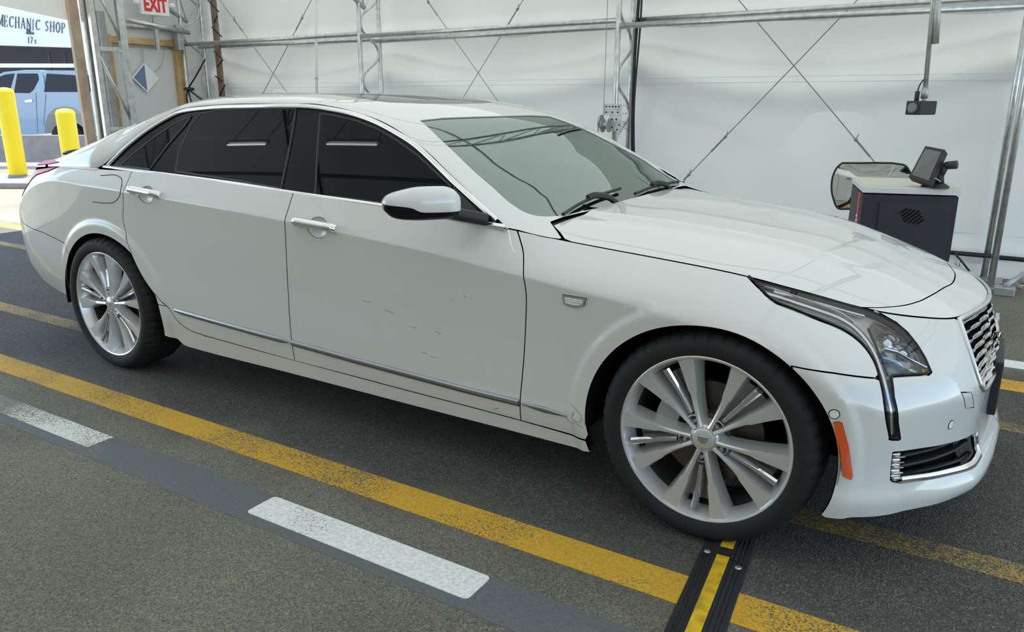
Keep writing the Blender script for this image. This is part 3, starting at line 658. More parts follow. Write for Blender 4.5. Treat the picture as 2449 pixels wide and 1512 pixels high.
# hand winch on the post
wc=atY(1470,285,3.55); wt=thing('hand_winch','galvanised hand winch with drum and black crank handle clamped on the tent post','winch',tuple(wc))
def bxp(c,d,nm_,m,par,bev=0.,R=None): return MB().box(c,d,R,bev).build(nm_,m,par)
bxp((0,-.05,.085),(.17,.006,.10),'upper_plate','galvanised',wt,.002); bxp((.03,-.05,-.035),(.12,.006,.14),'lower_plate','galvanised',wt,.002)
for i,(x_,z_) in enumerate([(-.06,.11),(-.03,.11),(0,.11),(.03,.11),(.06,.11),(-.06,.06),(0,.06),(.05,.06),(.0,.0),(.04,.0),(.07,-.05),(.0,-.07),(.05,-.09)]): MB().lathe([(.001,-.004),(.006,-.004),(.007,.004)],10,'y',(x_,-.054,z_)).build('bolt_hole','dark_shell',wt)
for z_ in (.12,.05,-.02,-.08): MB().tube([(.10+.022*math.cos(q),-.01+.045*math.sin(q),z_) for q in np.linspace(-PI*.6,PI*.6,12)],.006,6).build('u_bolt','galvanised',wt)
MB().lathe([(.001,-.035),(.062,-.035),(.062,-.028),(.03,-.026),(.03,.026),(.062,.028),(.062,.035),(.001,.035)],28,'x',(-.055,-.06,-.055)).build('drum','galvanised_dull',wt,auto=40)
MB().lathe([(.001,-.015),(.05,-.015),(.058,-.008),(.058,.008),(.001,.010)],24,'x',(-.105,-.065,-.02)).build('ratchet_wheel','galvanised_dull',wt,auto=40)
bxp((-.115,-.10,-.085),(.012,.012,.11),'crank_arm','galvanised_dull',wt); MB().tube([(-.115,-.10,-.125),(-.235,-.10,-.125)],.014,12).build('crank_grip','black_plastic',wt,auto=40)
MB().tube([(-.085,-.06,0),(-.085,-.04,1.45)],.0035,6).build('winch_wire','cable',wt)
# ---- ceiling camera on a pole
cc=atY(2203,258,2.6); ct=thing('ceiling_camera','black box camera hanging from the ceiling on a metal pole above the kiosk','camera',tuple(cc))
bxp((0,0,0),(.10,.17,.085),'camera_body','black_plastic',ct,.006,Matrix.Rotation(math.radians(-28),3,'Z'))
MB().lathe([(.001,-.10),(.024,-.10),(.032,-.095),(.034,-.07)],20,'y').build('lens','screen',ct).rotation_euler=(0,0,math.radians(-28))
tp=atY(2235,-30,2.6)-cc; lo=atY(2212,222,2.6)-cc
MB().tube([tuple(lo),tuple(tp),tuple(tp+np.array([0,0,2.0]))],.0145,12).build('pole','galvanised',ct,smooth=True)
MB().tube([tuple(atY(2232,105,2.6)-cc+np.array([0.012,0,0])),tuple(tp+np.array([.022,0,0]))],.020,10).build('pole_sleeve','galvanised_dull',ct,smooth=True)
MB().tube([tuple(lo+np.array([0,0,-.035])),tuple(lo+np.array([0,0,.03]))],.021,12).build('coupling','galvanised_dull',ct,smooth=True)
MB().tube([(0.01,0,.03),tuple(lo+np.array([0,0,-.02]))],.012,10).build('ball_joint','galvanised_dull',ct,smooth=True)
q=atY(2192,238,2.6)-cc; MB().tube([tuple(q+np.array([0,0,-.03])),tuple(q+np.array([0,0,.05]))],.014,10).build('connector','black_plastic',ct,smooth=True)
MB().tube(catmull([tuple(q+np.array([0,0,.05])),tuple(atY(2199,205,2.6)-cc),tuple(atY(2209,190,2.6)-cc)],6),.004,6).build('camera_cable','black_plastic',ct,smooth=True)
# ---- kiosk cabinet
KY=1.96; kz=.86; kw=.505; dp=.58
kt=thing('kiosk_cabinet','dark navy kiosk cabinet with beige top and a red stripe on its side','cabinet',(0.0+kw/2*math.cos(.25),KY+kw/2*math.sin(.25),0),rz=.25)
MB().box((0,dp/2,kz/2-.02),(kw,dp,kz-.05)).build('body','kiosk_navy',kt)
bxp((-kw/2-.003,dp*.5,kz/2-.02),(.006,dp,kz-.05),'side_panel','kiosk_side',kt)
bxp((-kw/2-.007,dp*.22,kz/2),(.004,.085,kz-.1),'red_stripe','red_label',kt)
bxp((-kw/2-.010,dp*.22,kz-.25),(.004,.05,.13),'stripe_label','white_paint',kt)
for k in range(4): bxp((-kw/2-.0125,dp*.22,kz-.205-.03*k),(.001,.032,.012),'label_print','sign_ink',kt)
bxp((0,dp/2,kz-.0185),(kw+.02,dp+.02,.035),'top_board','laminate_edge',kt,.003); bxp((0,dp/2,kz+.001),(kw+.004,dp+.004,.006),'top_laminate','laminate',kt)
bxp((.03,-.004,kz/2-.03),(kw*.76,.010,kz-.12),'front_door','kiosk_navy',kt,.002)
MB().tube([(-kw*.33,-.011,kz*.55),(-kw*.33,-.011,kz*.5)],.005,8).build('door_lock','galvanised_dull',kt)
for k in range(7):
    L_=.10-abs(k-3)*.018; c_=np.array([.02+(k-3)*.016,-.0095,kz-.165-(k-3)*.010]); d_=np.array([.72,0,.69])*L_/2
    MB().tube([c_-d_,c_+d_],.0045,6).build('vent_slot','dark_shell',kt)
# monitor on the kiosk
def quad_px(pts,ys): return [atY(p[0],p[1],y) for p,y in zip(pts,ys)]
mp_=quad_px([(2173,424),(2222,441),(2259,358),(2213,349)],[KY+.10,KY+.02,KY+.10,KY+.20])
def slab(pts,th,name,m,par,org):
    P=[np.array(p)-org for p in pts]; nn=np.cross(P[1]-P[0],P[3]-P[0]); nn/=np.linalg.norm(nn)
    if nn@(CAM-pts[0])<0: nn=-nn
    V=P+[p-nn*th for p in P]; return obj(name,V,[(0,1,2,3),(4,7,6,5),(0,4,5,1),(1,5,6,2),(2,6,7,3),(3,7,4,0)],m,par),nn
mo=np.array(mp_[0]); mt=thing('monitor','dark touchscreen monitor tilted on top of the kiosk','monitor',tuple(mo))
_,nn=slab(mp_,.045,'bezel','black_plastic',mt,mo)
C_=sum(mp_)/4; sc_=[C_+(p-C_)*.82+nn*.003 for p in mp_]; slab(sc_,.004,'screen','screen',mt,mo)
MB().tube([tuple(C_-mo-nn*.04),tuple(C_-mo-nn*.09+np.array([0,0,-.10])),(C_-mo)[0:2].tolist()+[kz-mo[2]]],.022,10).build('stand','black_plastic',mt,smooth=True)
bxp(tuple(C_-mo-nn*.05+np.array([0.02,.02,kz-C_[2]+.012])),(.11,.10,.016),'foot','black_plastic',mt,.004)
# hand scanner on stand
sb=atY(2245,440,KY+.12); st_=thing('barcode_scanner','black handheld scanner resting in its stand at the right of the monitor','scanner',(sb[0],sb[1],kz))
MB().lathe([(.001,.03),(.035,.028),(.055,.015),(.058,.004)],24).build('stand_base','black_plastic',st_,smooth=True)
h0=np.array([0.,0,.02]); h1=atY(2250,412,KY+.12)-np.array([sb[0],sb[1],kz]); h2=atY(2262,396,KY+.12)-np.array([sb[0],sb[1],kz]); h3=atY(2288,394,KY+.10)-np.array([sb[0],sb[1],kz])
MB().tube([h0,h1],[.03,.016],12).build('neck','black_plastic',st_,smooth=True); MB().tube([h1*.7,h2],[.017,.02],12).build('handle','kiosk_navy',st_,smooth=True); MB().tube([h2-(h3-h2)*.3,h2,h3],[.012,.022,.024],12).build('head','kiosk_side',st_,smooth=True)
MB().tube(catmull([(.01,-.03,.04),(-.02,-.06,.06),(-.06,-.05,.05),(-.075,-.02,.02)],5),.004,6).build('scanner_cord','galvanised_dull',st_,smooth=True)
# ---- inspection mirror behind the kiosk
MY=2.95; op=[(2014,390),(2160,394),(2172,404),(2182,430),(2184,470),(2172,498),(2152,505),(2030,500),(2004,498),(1994,478),(1989,455),(1991,425),(2001,402)]
mc=atY(2085,447,MY); mt_=thing('inspection_mirror','rounded rectangular mirror with a thin black rim standing behind the kiosk','mirror',(mc[0],mc[1],0))
PP=[atY(*p,MY+.02*(p[0]-2085)/100) for p in op]; PP=[p-np.array([mc[0],mc[1],0]) for p in PP]; P2=catmull(PP+[PP[0]],4)[:-1]
cen_=P2.mean(0); rings=[]; V=[];F=[]; N_=len(P2)
for f_ in (1.,.75,.5,.25):
    for p in P2: q=cen_+(p-cen_)*f_; V.append((q[0],q[1]-.012*(1-f_*f_),q[2]))
V.append((cen_[0],cen_[1]-.012,cen_[2]))
for r_ in range(3):
    for i in range(N_): j=(i+1)%N_; F.append((r_*N_+i,r_*N_+j,(r_+1)*N_+j,(r_+1)*N_+i))
for i in range(N_): F.append((3*N_+i,3*N_+(i+1)%N_,4*N_))
obj('mirror_glass',V,F,'mirror',mt_,True); MB().tube([tuple(p) for p in P2],.007,8,closed=True).build('rim','black_plastic',mt_,smooth=True)
obj('backing',[(p[0],p[1]+.012,p[2]) for p in P2]+[(cen_[0],cen_[1]+.02,cen_[2])],[(i,N_,(i+1)%N_) for i in range(N_)],'black_plastic',mt_)
MB().tube([(cen_[0],.03,cen_[2]),(cen_[0],.05,.0)],.016,10).build('stand_pole','black_plastic',mt_,smooth=True); MB().lathe([(.001,.02),(.16,.015),(.17,0)],24,c=(cen_[0],.05,0)).build('stand_base','black_plastic',mt_,smooth=True)
# ---- power lead, rocks and rubble at the foot of the edge post
P=[atY(2281,604,KY+.42),atY(2300,625,2.8),atY(2318,648,3.2),atY(2335,668,3.5)]; o=MB().tube(catmull(P,6),.007,6).build('power_lead','black_hose',smooth=True); tag(o,'thin dark power lead trailing from the kiosk to the tent wall','cable')
rk=random.Random(3)
rocks=[(2352,676,.05),(2340,668,.035),(2368,684,.04),(2398,690,.05),(2412,697,.06),(2425,682,.05),(2440,678,.06),(2432,690,.045),(2446,690,.04),(2408,680,.035),(2322,664,.03),(2358,668,.03)]
lab=['flat','round','small','long','broad','jagged','brown','low','thin','pale','tiny','dark']
for i,(a,c_,s_) in enumerate(rocks):
    p=atZ(a,c_,0.); bm=bmesh.new(); bmesh.ops.create_icosphere(bm,subdivisions=1,radius=1.)
    for v in bm.verts: v.co=Vector((v.co.x*s_*rk.uniform(.8,1.4),v.co.y*s_*rk.uniform(.8,1.2),max(-.2,v.co.z)*s_*rk.uniform(.5,.9)))
    me=bpy.data.meshes.new('rubble'); bm.to_mesh(me); bm.free(); me.materials.append(MAT['stone']); o=bpy.data.objects.new('rubble_stone',me); link(o); o.location=(p[0],p[1],s_*.12)
    tag(o,'%s piece of rubble by the foot of the edge post'%lab[i],'stone','rubble by the tent wall')
pl=thing('ground_anchor','galvanised ground anchor bracket with an angled strut right of the edge post','anchor',tuple(atZ(2400,705,0.)))
MB().box((0,0,.03),(.13,.11,.06),None,.006).build('bracket','galvanised_dull',pl); a_=atY(2449,655,3.55)-np.array(pl.location); MB().tube([(.0,.0,.06),tuple(a_)],.02,10).build('strut','galvanised_dull',pl,smooth=True)
for k in range(6):
    if k==0: wd=thing('weed','small green weed growing at the back right corner of the kiosk','plant',tuple(atZ(2284,668,0.)))
    MB().add([(0,0,0),(.012,0,.0),(.03*math.cos(k*1.1),.03*math.sin(k*1.1),.12+.015*k)],[(0,1,2)]).build('leaf','weed',wd)
# ------------------------------------------------------------------ left end of the tent
def atE(px,py,x=XE+.05): return atX(px,py,x)
V=[]; yo_=2.47
panel_y=(2.47,YW+.3)
ew=MB().box((XE,(panel_y[0]+panel_y[1])/2,1.75),(.04,panel_y[1]-panel_y[0],3.5)).build('wall_left','wall_panel'); tag(ew,'grey panel wall around the man door at the left end','wall',kind='structure')
# valance over the drive-through opening
pA=atX(-400,-70,XE); pB=atX(-5,13,XE); pC=atX(175,52,XE)
va=obj('trim_1',[tuple(pA),tuple(pB),tuple(pC),(XE,pC[1],4.4),(XE,pA[1],4.4)],[(0,1,2,3,4)],'tent_wall_fabric'); tag(va,'grey fabric valance over the drive-through opening','valance',kind='structure')
# upper gable infill
ga=obj('trim_2',[(XE-.02,YN,3.3),(XE-.02,YW,3.3),(XE-.02,YR,ZR)],[(0,1,2)],'tent_wall_fabric'); tag(ga,'fabric gable above the drive-through opening','gable',kind='structure')
def post_px(px0,px1,py,x,z0,z1,name,m,label,cat,th=.09):
    a=atX(px0,py,x); b_=atX(px1,py,x); o=MB().box((x,(a[1]+b_[1])/2,(z0+z1)/2),(th,abs(b_[1]-a[1]),z1-z0),None,.004).build(name,m); return tag(o,label,cat)
post_px(183,207,180,XE+.12,0,3.3,'timber_post','wood_grey','weathered timber post at the edge of the drive-through opening','post',.05)
# steel channel beside it
ch_=thing('steel_channel','grey steel channel upright bolted beside the timber post','channel',(XE+.15,atX(231,180,XE+.15)[1],0))
bxp((-.03,0,1.65),(.008,.14,3.3),'web','galvanised_dull',ch_); bxp((0,-.07,1.65),(.07,.008,3.3),'flange','galvanised',ch_); bxp((0,.07,1.65),(.07,.008,3.3),'flange','galvanised',ch_); bxp((.03,.02,1.65),(.03,.03,3.3),'rubber_seal','black_hose',ch_)
# ladder truss
lx=XE+.45; ya=atX(238,180,lx)[1]; yb=atX(305,180,lx)[1]; lt=thing('ladder_truss','pale galvanised ladder truss with diagonal braces left of the exit door','truss',(lx,ya,0))
MB().box((0,0,1.7),(.05,.06,3.4)).build('chord','galvanised',lt); MB().box((0,yb-ya,1.7),(.05,.085,3.4)).build('chord','galvanised',lt)
zr=[atX(270,118,lx)[2],atX(275,308,lx)[2]]; dz=zr[0]-zr[1]; zz_=[zr[1]-dz,zr[1],zr[0],zr[0]+dz]
for z in zz_: 
    if 0<z<3.4: MB().box((0,(yb-ya)/2,z),(.03,yb-ya,.045)).build('rung','galvanised',lt)
for i,z in enumerate(zz_): 
    if z+.1<3.2 and z>-.2: MB().tube([(0,.0,max(.02,z+dz)),(0,yb-ya,max(.02,z+.03))],.018,8).build('diagonal','galvanised',lt,smooth=True)
# door leaf, jambs, header
dx=XE+.06; yl=atX(268,190,dx)[1]; yr=atX(424,190,dx)[1]; zh=atX(350,108,dx)[2]
d1=MB().box((dx,(yl+yr)/2,zh/2-.02),(.045,yr-yl,zh-.04),None,.003).build('door_1','door_grey'); tag(d1,'plain grey steel exit door in the end wall','door',kind='structure')
def jamb(px0,px1,label):
    a=atX(px0,190,dx+.05)[1]; b_=atX(px1,190,dx+.05)[1]; o=MB().box((dx+.05,(a+b_)/2,1.05),(.09,b_-a,2.1),None,.004).build('door_jamb','wood'); tag(o,label,'door frame')
jamb(254,274,'left timber jamb of the grey exit door'); jamb(422,447,'right timber jamb of the grey exit door')
a=atX(262,95,dx+.09); b_=atX(420,114,dx+.09); o=MB().box((dx+.05,(a[1]+b_[1])/2+.02,zh+.035),(.10,b_[1]-a[1]+.1,.075),None,.004).build('door_header','wood'); tag(o,'timber header board over the grey exit door','door frame')
o=MB().box((dx+.03,(a[1]+b_[1])/2+.02,zh+.14),(.05,b_[1]-a[1]+.1,.13)).build('header_panel','wall_panel'); tag(o,'pale board between the timber header and the pipes','panel')
for k,(p0,p1,lb_) in enumerate((((300,47),(452,78),'front'),((300,62),(440,72),'rear'))):
    x_=XE+.30-.14*k; A=atX(*p0,x_); B=atX(*p1,x_); pipe(tuple(A),tuple(B),'%s steel rail of the pair over the exit door'%lb_,.030,grp='rails over the exit door',name='steel_rail')
# brackets
for (p_,lb_) in (((245,95),'left'),((428,90),'right')):
    A=atX(*p_,XE+.25); zt=A[2]+(.31 if lb_=='left' else .15); z0=0. if lb_=='left' else A[2]-.15; o=MB().box((XE+.25,A[1],(zt+z0)/2),(.08,.09,zt-z0),None,.005).build('steel_column' if lb_=='left' else 'steel_bracket','galvanised_dull'); tag(o,'steel column left of the exit door carrying the rails' if lb_=='left' else 'short steel bracket at the right end of the rails over the exit door','bracket')
# exit sign
A=atX(337,34,XE+.30); B=atX(398,-13,XE+.30); yc=(A[1]+B[1])/2; zc=(A[2]+B[2])/2; es=thing('exit_sign','white exit sign with red letters above the grey door','sign',(XE+.30,yc,zc))
wS=B[1]-A[1]; hS=B[2]-A[2]
MB().box((0,0,0),(.05,wS,hS),None,.008).build('sign_box','white_paint',es)
MX=Matrix.Translation((.028,0,-hS*.06))@Matrix(((0,0,1,0),(1,0,0,0),(0,1,0,0),(0,0,0,1)))
text_mesh('EXIT',hS*.84,'sign_red',es,'letters',MX,.002,.008,.70)
for s_ in (-1,1): MB().lathe([(.001,.05),(.02,.05),(.032,.03),(.035,0)],16,'x',(0.,s_*(wS/2+.05),.0)).build('emergency_lamp','white_paint',es,smooth=True)
MB().box((-.02,0,-hS/2-.20),(.03,.05,.40)).build('sign_post','galvanised_dull',es)
# diamond plate hanging on the door
dc=atX(347,186,dx+.05); dm=thing('diamond_plate','diamond-shaped plate half dark blue half white hanging on the grey door','plate',tuple(dc))
hw=atX(379,186,dx+.05)[1]-dc[1]; hh=atX(347,150,dx+.05)[2]-dc[2]
MB().prism([(-hw,0),(0,-hh),(hw,0),(0,hh)],.012,lambda a_,b2,c_:(c_,a_,b2)).build('plate','white_paint',dm)
MB().prism([(-hw*.86,0),(0,-hh*.86),(.0,hh*.86)],.003,lambda a_,b2,c_:(.0125+c_,a_,b2)).build('blue_half','diamond_blue',dm)
MB().tube([(.01,0,hh),(.01,0,hh+.16)],.006,6).build('hook','galvanised_dull',dm)
P=[atX(*p,dx+.06) for p in ((392,118),(390,145),(380,165),(368,172))]; o=MB().tube(catmull([tuple(p) for p in P],5),.004,6).build('door_wire','galvanised_dull',smooth=True); tag(o,'thin wire loop hanging at the top right of the exit door','wire')
# timber stud with black bungee ties near the back-left corner
x_=-8.05; a=atY(509,110,3.90); st=thing('timber_stud','brown timber stud with black rubber ties at the back left corner','stud',(atY(520,110,3.88)[0],3.88,0))
MB().box((0,0,1.35),(.07,.05,2.7),None,.004).build('stud','wood_dark',st)
for i,(p0,p1) in enumerate((((497,0),(523,28)),((520,37),(512,55)),((507,65),(530,88)),((512,122),(530,140)),((533,143),(520,160)),((515,182),(532,195)),((538,203),(526,228)))):
    A=atY(*p0,3.83)-np.array(st.location); B=atY(*p1,3.83)-np.array(st.location); MB().tube([tuple(A),tuple(B)],.009,6).build('rubber_tie','black_hose',st)
a=atY(452,213,3.5); tk=thing('cable_tie_bundle','bundle of black cable ties round the corner post','cable tie',tuple(a))
for (dx_,dz_) in ((.30,-.16),(.40,.35),(-.02,-.25),(.12,-.3)): MB().tube(catmull([(0,-.02,0),(dx_*.5,-.04,dz_*.4),(dx_,-.02,dz_)],4),.010,6).build('tie','black_hose',tk,smooth=True)
MB().tube([(.05*math.cos(q),.05*math.sin(q),0) for q in np.linspace(0,2*PI,16,endpoint=False)],.02,6,closed=True).build('loop','black_hose',tk,smooth=True)
# ------------------------------------------------------------------ outside: bollards, barrier, truck, shop
def bollard(px,base_t,top_py,wpx,label):
    d=ray(px,300); p=CAM+d*base_t; r=wpx/2*base_t/FPX; zt=atT(px,top_py,base_t)[2]
    t=thing('bollard',label,'bollard',(p[0],p[1],.10),'yellow bollards'); zt-=.10
    MB().lathe([(r,0),(r,zt-.06),(r*.96,zt-.03),(r*.8,zt),(r*.4,zt+.02),(.001,zt+.025)],28).build('post','bollard_yellow',t,smooth=True); MB().lathe([(r*1.35,0),(r*1.3,.03),(r,.035)],28).build('footing','concrete',t,smooth=True)
bollard(24,12.9,213,40,'tall yellow bollard at the left edge outside'); bollard(160,12.4,263,42,'shorter yellow bollard beside the timber post outside')
RV=np.array([_r[0],_r[1],0.]); RV/=np.linalg.norm(RV); FV=np.array([-RV[1],RV[0],0.])
ba=atT(120,360,15.8); bt=thing('concrete_barrier','low concrete barrier wall in front of the pickup truck','barrier',(ba[0],ba[1],0),rz=math.atan2(RV[1],RV[0]))
bp_=[(-.30,0),(-.28,.06),(-.14,.20),(-.10,.66),(.10,.66),(.14,.2),(.28,.06),(.30,0)]
for k in range(3):
    x0=-4.6+k*3.1; MB().prism(bp_,3.08,lambda a_,b2,c_,x0=x0:(x0+c_,a_,b2)).build('barrier_block','concrete',bt)
cu=atT(30,440,12.4); o=MB().box((0,0,0.05),(4.5,.9,.10),None,.02).build('kerb','concrete'); o.location=(cu[0]-1.2,cu[1]-.5,0); o.rotation_euler[2]=math.atan2(RV[1],RV[0]); tag(o,'pale concrete kerb around the tall bollard','kerb')
# pickup
TT=19.5; to=atT(150,318,TT); tz=math.atan2(RV[1],RV[0]); tk_=thing('pickup_truck','light blue pickup truck parked beyond the concrete barrier outside','truck',(to[0],to[1],0),rz=tz)
s_=TT/FPX
def tp_(px,py): return ((px-150)*s_,1.351-(py-atT_h)*s_) 
atT_h=243.
def on_plane(px,py,org):
    d=ray(px,py); t=((np.array([org[0],org[1],0])-np.array([CAM[0],CAM[1],0]))@FV)/(d@FV); P=CAM+d*t; return (float((P-np.array([org[0],org[1],0]))@RV),float(P[2]))
def tpoly(pts): return [on_plane(px,py,to) for px,py in pts]
side_=tpoly([(-330,316),(-330,250),(-300,228),(-140,222),(-60,218),(-18,186),(10,172),(60,167),(96,167),(104,182),(108,215),(300,215),(310,300),(300,318),(205,318),(203,290),(192,268),(175,257),(150,254),(128,260),(114,275),(107,300),(106,320),(60,325),(-120,325),(-125,300),(-150,275),(-190,268),(-225,285),(-238,318)])
body=MB().prism(side_[::-1] if area2(np.array(side_))<0 else side_,1.85,lambda a_,b2,c_:(a_,c_,b2)); body.build('body','truck_paint',tk_)
def tglass(pts,nm_,m='truck_glass',d_=-.012): 
    P=tpoly(pts); P=P if area2(np.array(P))>0 else P[::-1]; MB().prism(P,.02,lambda a_,b2,c_:(a_,d_+c_,b2)).build(nm_,m,tk_)
tglass([(-40,222),(-12,188),(14,178),(35,176),(22,222)],'front_window'); tglass([(34,222),(42,176),(90,176),(93,190),(80,215),(70,223)],'rear_door_window')
tglass([(106,220),(112,176),(180,180),(300,182),(300,220)],'cap_window'); 
cp_=tpoly([(104,222),(100,172),(110,168),(300,170),(305,222)]); MB().prism(cp_[::-1] if area2(np.array(cp_))<0 else cp_,1.8,lambda a_,b2,c_:(a_,.02+c_,b2)).build('bed_cap','truck_paint',tk_)
tglass([(61,240),(78,238),(79,243),(62,245)],'door_handle','chrome',-.03)
wp=tpoly([(158,322)])[0]
for wx in (158,-182):
    q=tpoly([(wx,318)])[0]; M_=MB(); M_.lathe([(.001,.0),(.22,.0),(.24,-.02),(.30,-.02),(.40,.0),(.41,.10),(.40,.25)],36,'y'); o=M_.build('truck_wheel','rubber',tk_,auto=40); o.location=(q[0],.03,.41)
    MB().lathe([(.001,-.03),(.10,-.03),(.21,-.01),(.24,-.02)],24,'y').build('wheel_disc','alloy',o,smooth=True)
for a_,b2 in (((86,222),(90,318)),((30,222),(20,318)),((110,225),(104,300))):
    A=tpoly([a_])[0]; B=tpoly([b2])[0]; MB().tube([(A[0],-.004,A[1]),(B[0],-.004,B[1])],.010,5).build('panel_gap','truck_gap',tk_)
# shop
ST=31.; so=atT(80,240,ST); sh_=thing('mechanic_shop','white shop building with a lettered fascia and dark open bays outside','building',(so[0],so[1],0),rz=tz)
s2=ST/FPX
def sp_(px,py): return on_plane(px,py,so)
fa=[sp_(-500,-95),sp_(-500,92),sp_(170,113),sp_(170,52)]; MB().prism(fa,.5,lambda a_,b2,c_:(a_,c_,b2)).build('fascia','shop_white',sh_)
x0,_z=sp_(-500,0); x1,_=sp_(700,0)
MB().box(((x0+x1)/2,4.,2.2),(x1-x0,.3,4.4)).build('back_wall','shop_dark',sh_)
MB().box((sp_(166,0)[0],.25,1.7),(.35,.5,3.6)).build('corner_post','shop_white',sh_); MB().box((sp_(-180,0)[0],.25,1.7),(.35,.5,3.6)).build('corner_post','shop_white',sh_)
wR=sp_(700,0)[0]-sp_(166,0)[0]; MB().box((sp_(166,0)[0]+wR/2,.3,2.4),(wR,.5,4.8)).build('side_wall','shop_white',sh_)
MB().box(((x0+x1)/2,2.,.9),(x1-x0,.2,.10)).build('bay_rail','white_paint',sh_)
for px_ in (20,60,118): MB().box((sp_(px_,0)[0],2.2,1.6),(.10,.1,3.4)).build('bay_post','shop_dark',sh_)
rl1=sp_(40,152)[1]; MB().box((sp_(40,0)[0],1.9,rl1),(6.,.12,.16)).build('bay_light_strip','white_paint',sh_)
bxp((sp_(120,0)[0],1.8,sp_(120,138)[1]),(.55,.2,.5),'bay_cabinet','interior_dark',sh_); bxp((sp_(140,0)[0],1.8,sp_(140,135)[1]),(.22,.2,.55),'bay_cabinet','interior_tan',sh_)
# serif lettering built stroke by stroke: (x0,y0,x1,y1,width) in a unit box
GL={'M':[(.1,0,.1,1,.07),(.1,1,.5,.12,.15),(.5,.12,.9,1,.07),(.9,0,.9,1,.16),(0,0,.2,0,.05),(.75,0,1.05,0,.05),(0,1,.15,1,.05),(.88,1,1.05,1,.05)],
'E':[(.15,0,.15,1,.16),(0,1,.75,1,.06),(0,0,.78,0,.06),(.15,.52,.55,.52,.06),(.75,1,.75,.78,.06),(.78,0,.78,.25,.06),(.55,.42,.55,.62,.06)],
'C':[(.82,.82,.6,.98,.07),(.6,.98,.35,.95,.08),(.35,.95,.12,.72,.13),(.12,.72,.10,.3,.17),(.10,.3,.33,.05,.13),(.33,.05,.6,.02,.08),(.6,.02,.85,.2,.06),(.82,1,.82,.74,.05)],
'H':[(.15,0,.15,1,.15),(.8,0,.8,1,.15),(.15,.52,.8,.52,.06),(0,0,.3,0,.05),(.65,0,.95,0,.05),(0,1,.3,1,.05),(.65,1,.95,1,.05)],
'A':[(.1,0,.48,1,.06),(.48,1,.85,0,.16),(.22,.33,.7,.33,.06),(0,0,.25,0,.05),(.68,0,1,0,.05)],
'N':[(.15,0,.15,1,.07),(.15,1,.82,0,.15),(.82,0,.82,1,.07),(0,0,.3,0,.05),(.68,1,.95,1,.05),(0,1,.2,1,.05)],
'I':[(.3,0,.3,1,.16),(.1,0,.5,0,.05),(.1,1,.5,1,.05)],
'S':[(.66,.8,.5,.97,.07),(.5,.97,.25,.95,.08),(.25,.95,.12,.75,.12),(.12,.75,.35,.55,.15),(.35,.55,.65,.4,.16),(.65,.4,.66,.18,.13),(.66,.18,.45,.02,.08),(.45,.02,.15,.12,.07),(.12,.0,.12,.25,.05),(.66,1,.66,.75,.05)],
'O':[(.45,1,.15,.8,.12),(.15,.8,.1,.4,.17),(.1,.4,.3,.04,.13),(.3,.04,.55,0,.08),(.55,0,.8,.25,.13),(.8,.25,.84,.6,.17),(.84,.6,.66,.95,.13),(.66,.95,.45,1,.08)],
'P':[(.15,0,.15,1,.16),(0,1,.5,1,.06),(.5,1,.74,.85,.1),(.74,.85,.74,.65,.15),(.74,.65,.5,.48,.1),(.5,.48,.15,.48,.06),(0,0,.35,0,.05)],
'1':[(.3,0,.3,1,.14),(.3,1,.12,.85,.08)],'7':[(.05,1,.65,1,.11),(.65,1,.3,0,.12)],'s':[(.55,.5,.3,.62,.09),(.3,.62,.12,.48,.1),(.12,.48,.5,.22,.11),(.5,.22,.4,.02,.1),(.4,.02,.08,.1,.09)]}
def letter(ch,px0,py0,wpx,hpx,m='sign_ink'):
    M_=MB()
    for a0,b0,a1,b1,w_ in GL[ch]:
        A=np.array(sp_(px0+a0*wpx,py0-b0*hpx)); B=np.array(sp_(px0+a1*wpx,py0-b1*hpx)); d=B-A; L_=np.linalg.norm(d)+1e-9; nn=np.array([-d[1],d[0]])/L_*w_*wpx*s2*.64
        P=[A-nn,B-nn,B+nn,A+nn]; P=P if area2(np.array(P))>0 else P[::-1]; M_.prism(P,.02,lambda a_,b2,c_:(a_,-.02+c_,b2))
    o=M_.build('letter',m,sh_)
x_=-6.
for i,c_ in enumerate('MECHANIC SHOP'):
    wd_={'M':16,'I':8,' ':9,'S':11,'E':12,'P':12}.get(c_,13.6)
    if c_!=' ': letter(c_,x_,63+(x_)*.11,wd_*.86,27-.02*x_)
    x_+=wd_*.985+.35
for c_,x_ in (('1',66),('7',72),('s',82)): letter(c_,x_,104,9,15 if c_!='s' else 14)
# small bracket lamp over the number
bxp((sp_(74,80)[0],-.06,sp_(74,80)[1]),(.25,.12,.06),'wall_lamp','sign_ink',sh_); bxp((sp_(70,74)[0],-.06,sp_(70,74)[1]),(.10,.1,.14),'wall_lamp_bracket','sign_ink',sh_)
# ------------------------------------------------------------------ the white sedan
car=thing('sedan','long white four-door luxury sedan with tinted windows parked in the lane','car',(0,0,0))
def Es(a,b,n=24): return [(float(s),float(Ez(s))) for s in np.linspace(a,b,n)]
def arc(c,rx,rz,a0,a1,n=26): return [(c[0]+rx*math.cos(math.radians(t)),c[1]+rz*math.sin(math.radians(t))) for t in np.linspace(a0,a1,n)]
FA=((-.003,.345),.392,.368); RA=((-3.072,.345),.402,.369)
def zbl(a,b,n=20): return [(float(s),float(zb(s))) for s in np.linspace(a,b,n)]
bgap=smooth_open(BGAP,5).tolist(); fgap=smooth_open(FGAP,5).tolist(); rrear=smooth_open(RREAR,5).tolist()
lampl=smooth_open(LAMPL,5).tolist(); lampi=smooth_open(LAMPI[3:],5).tolist()
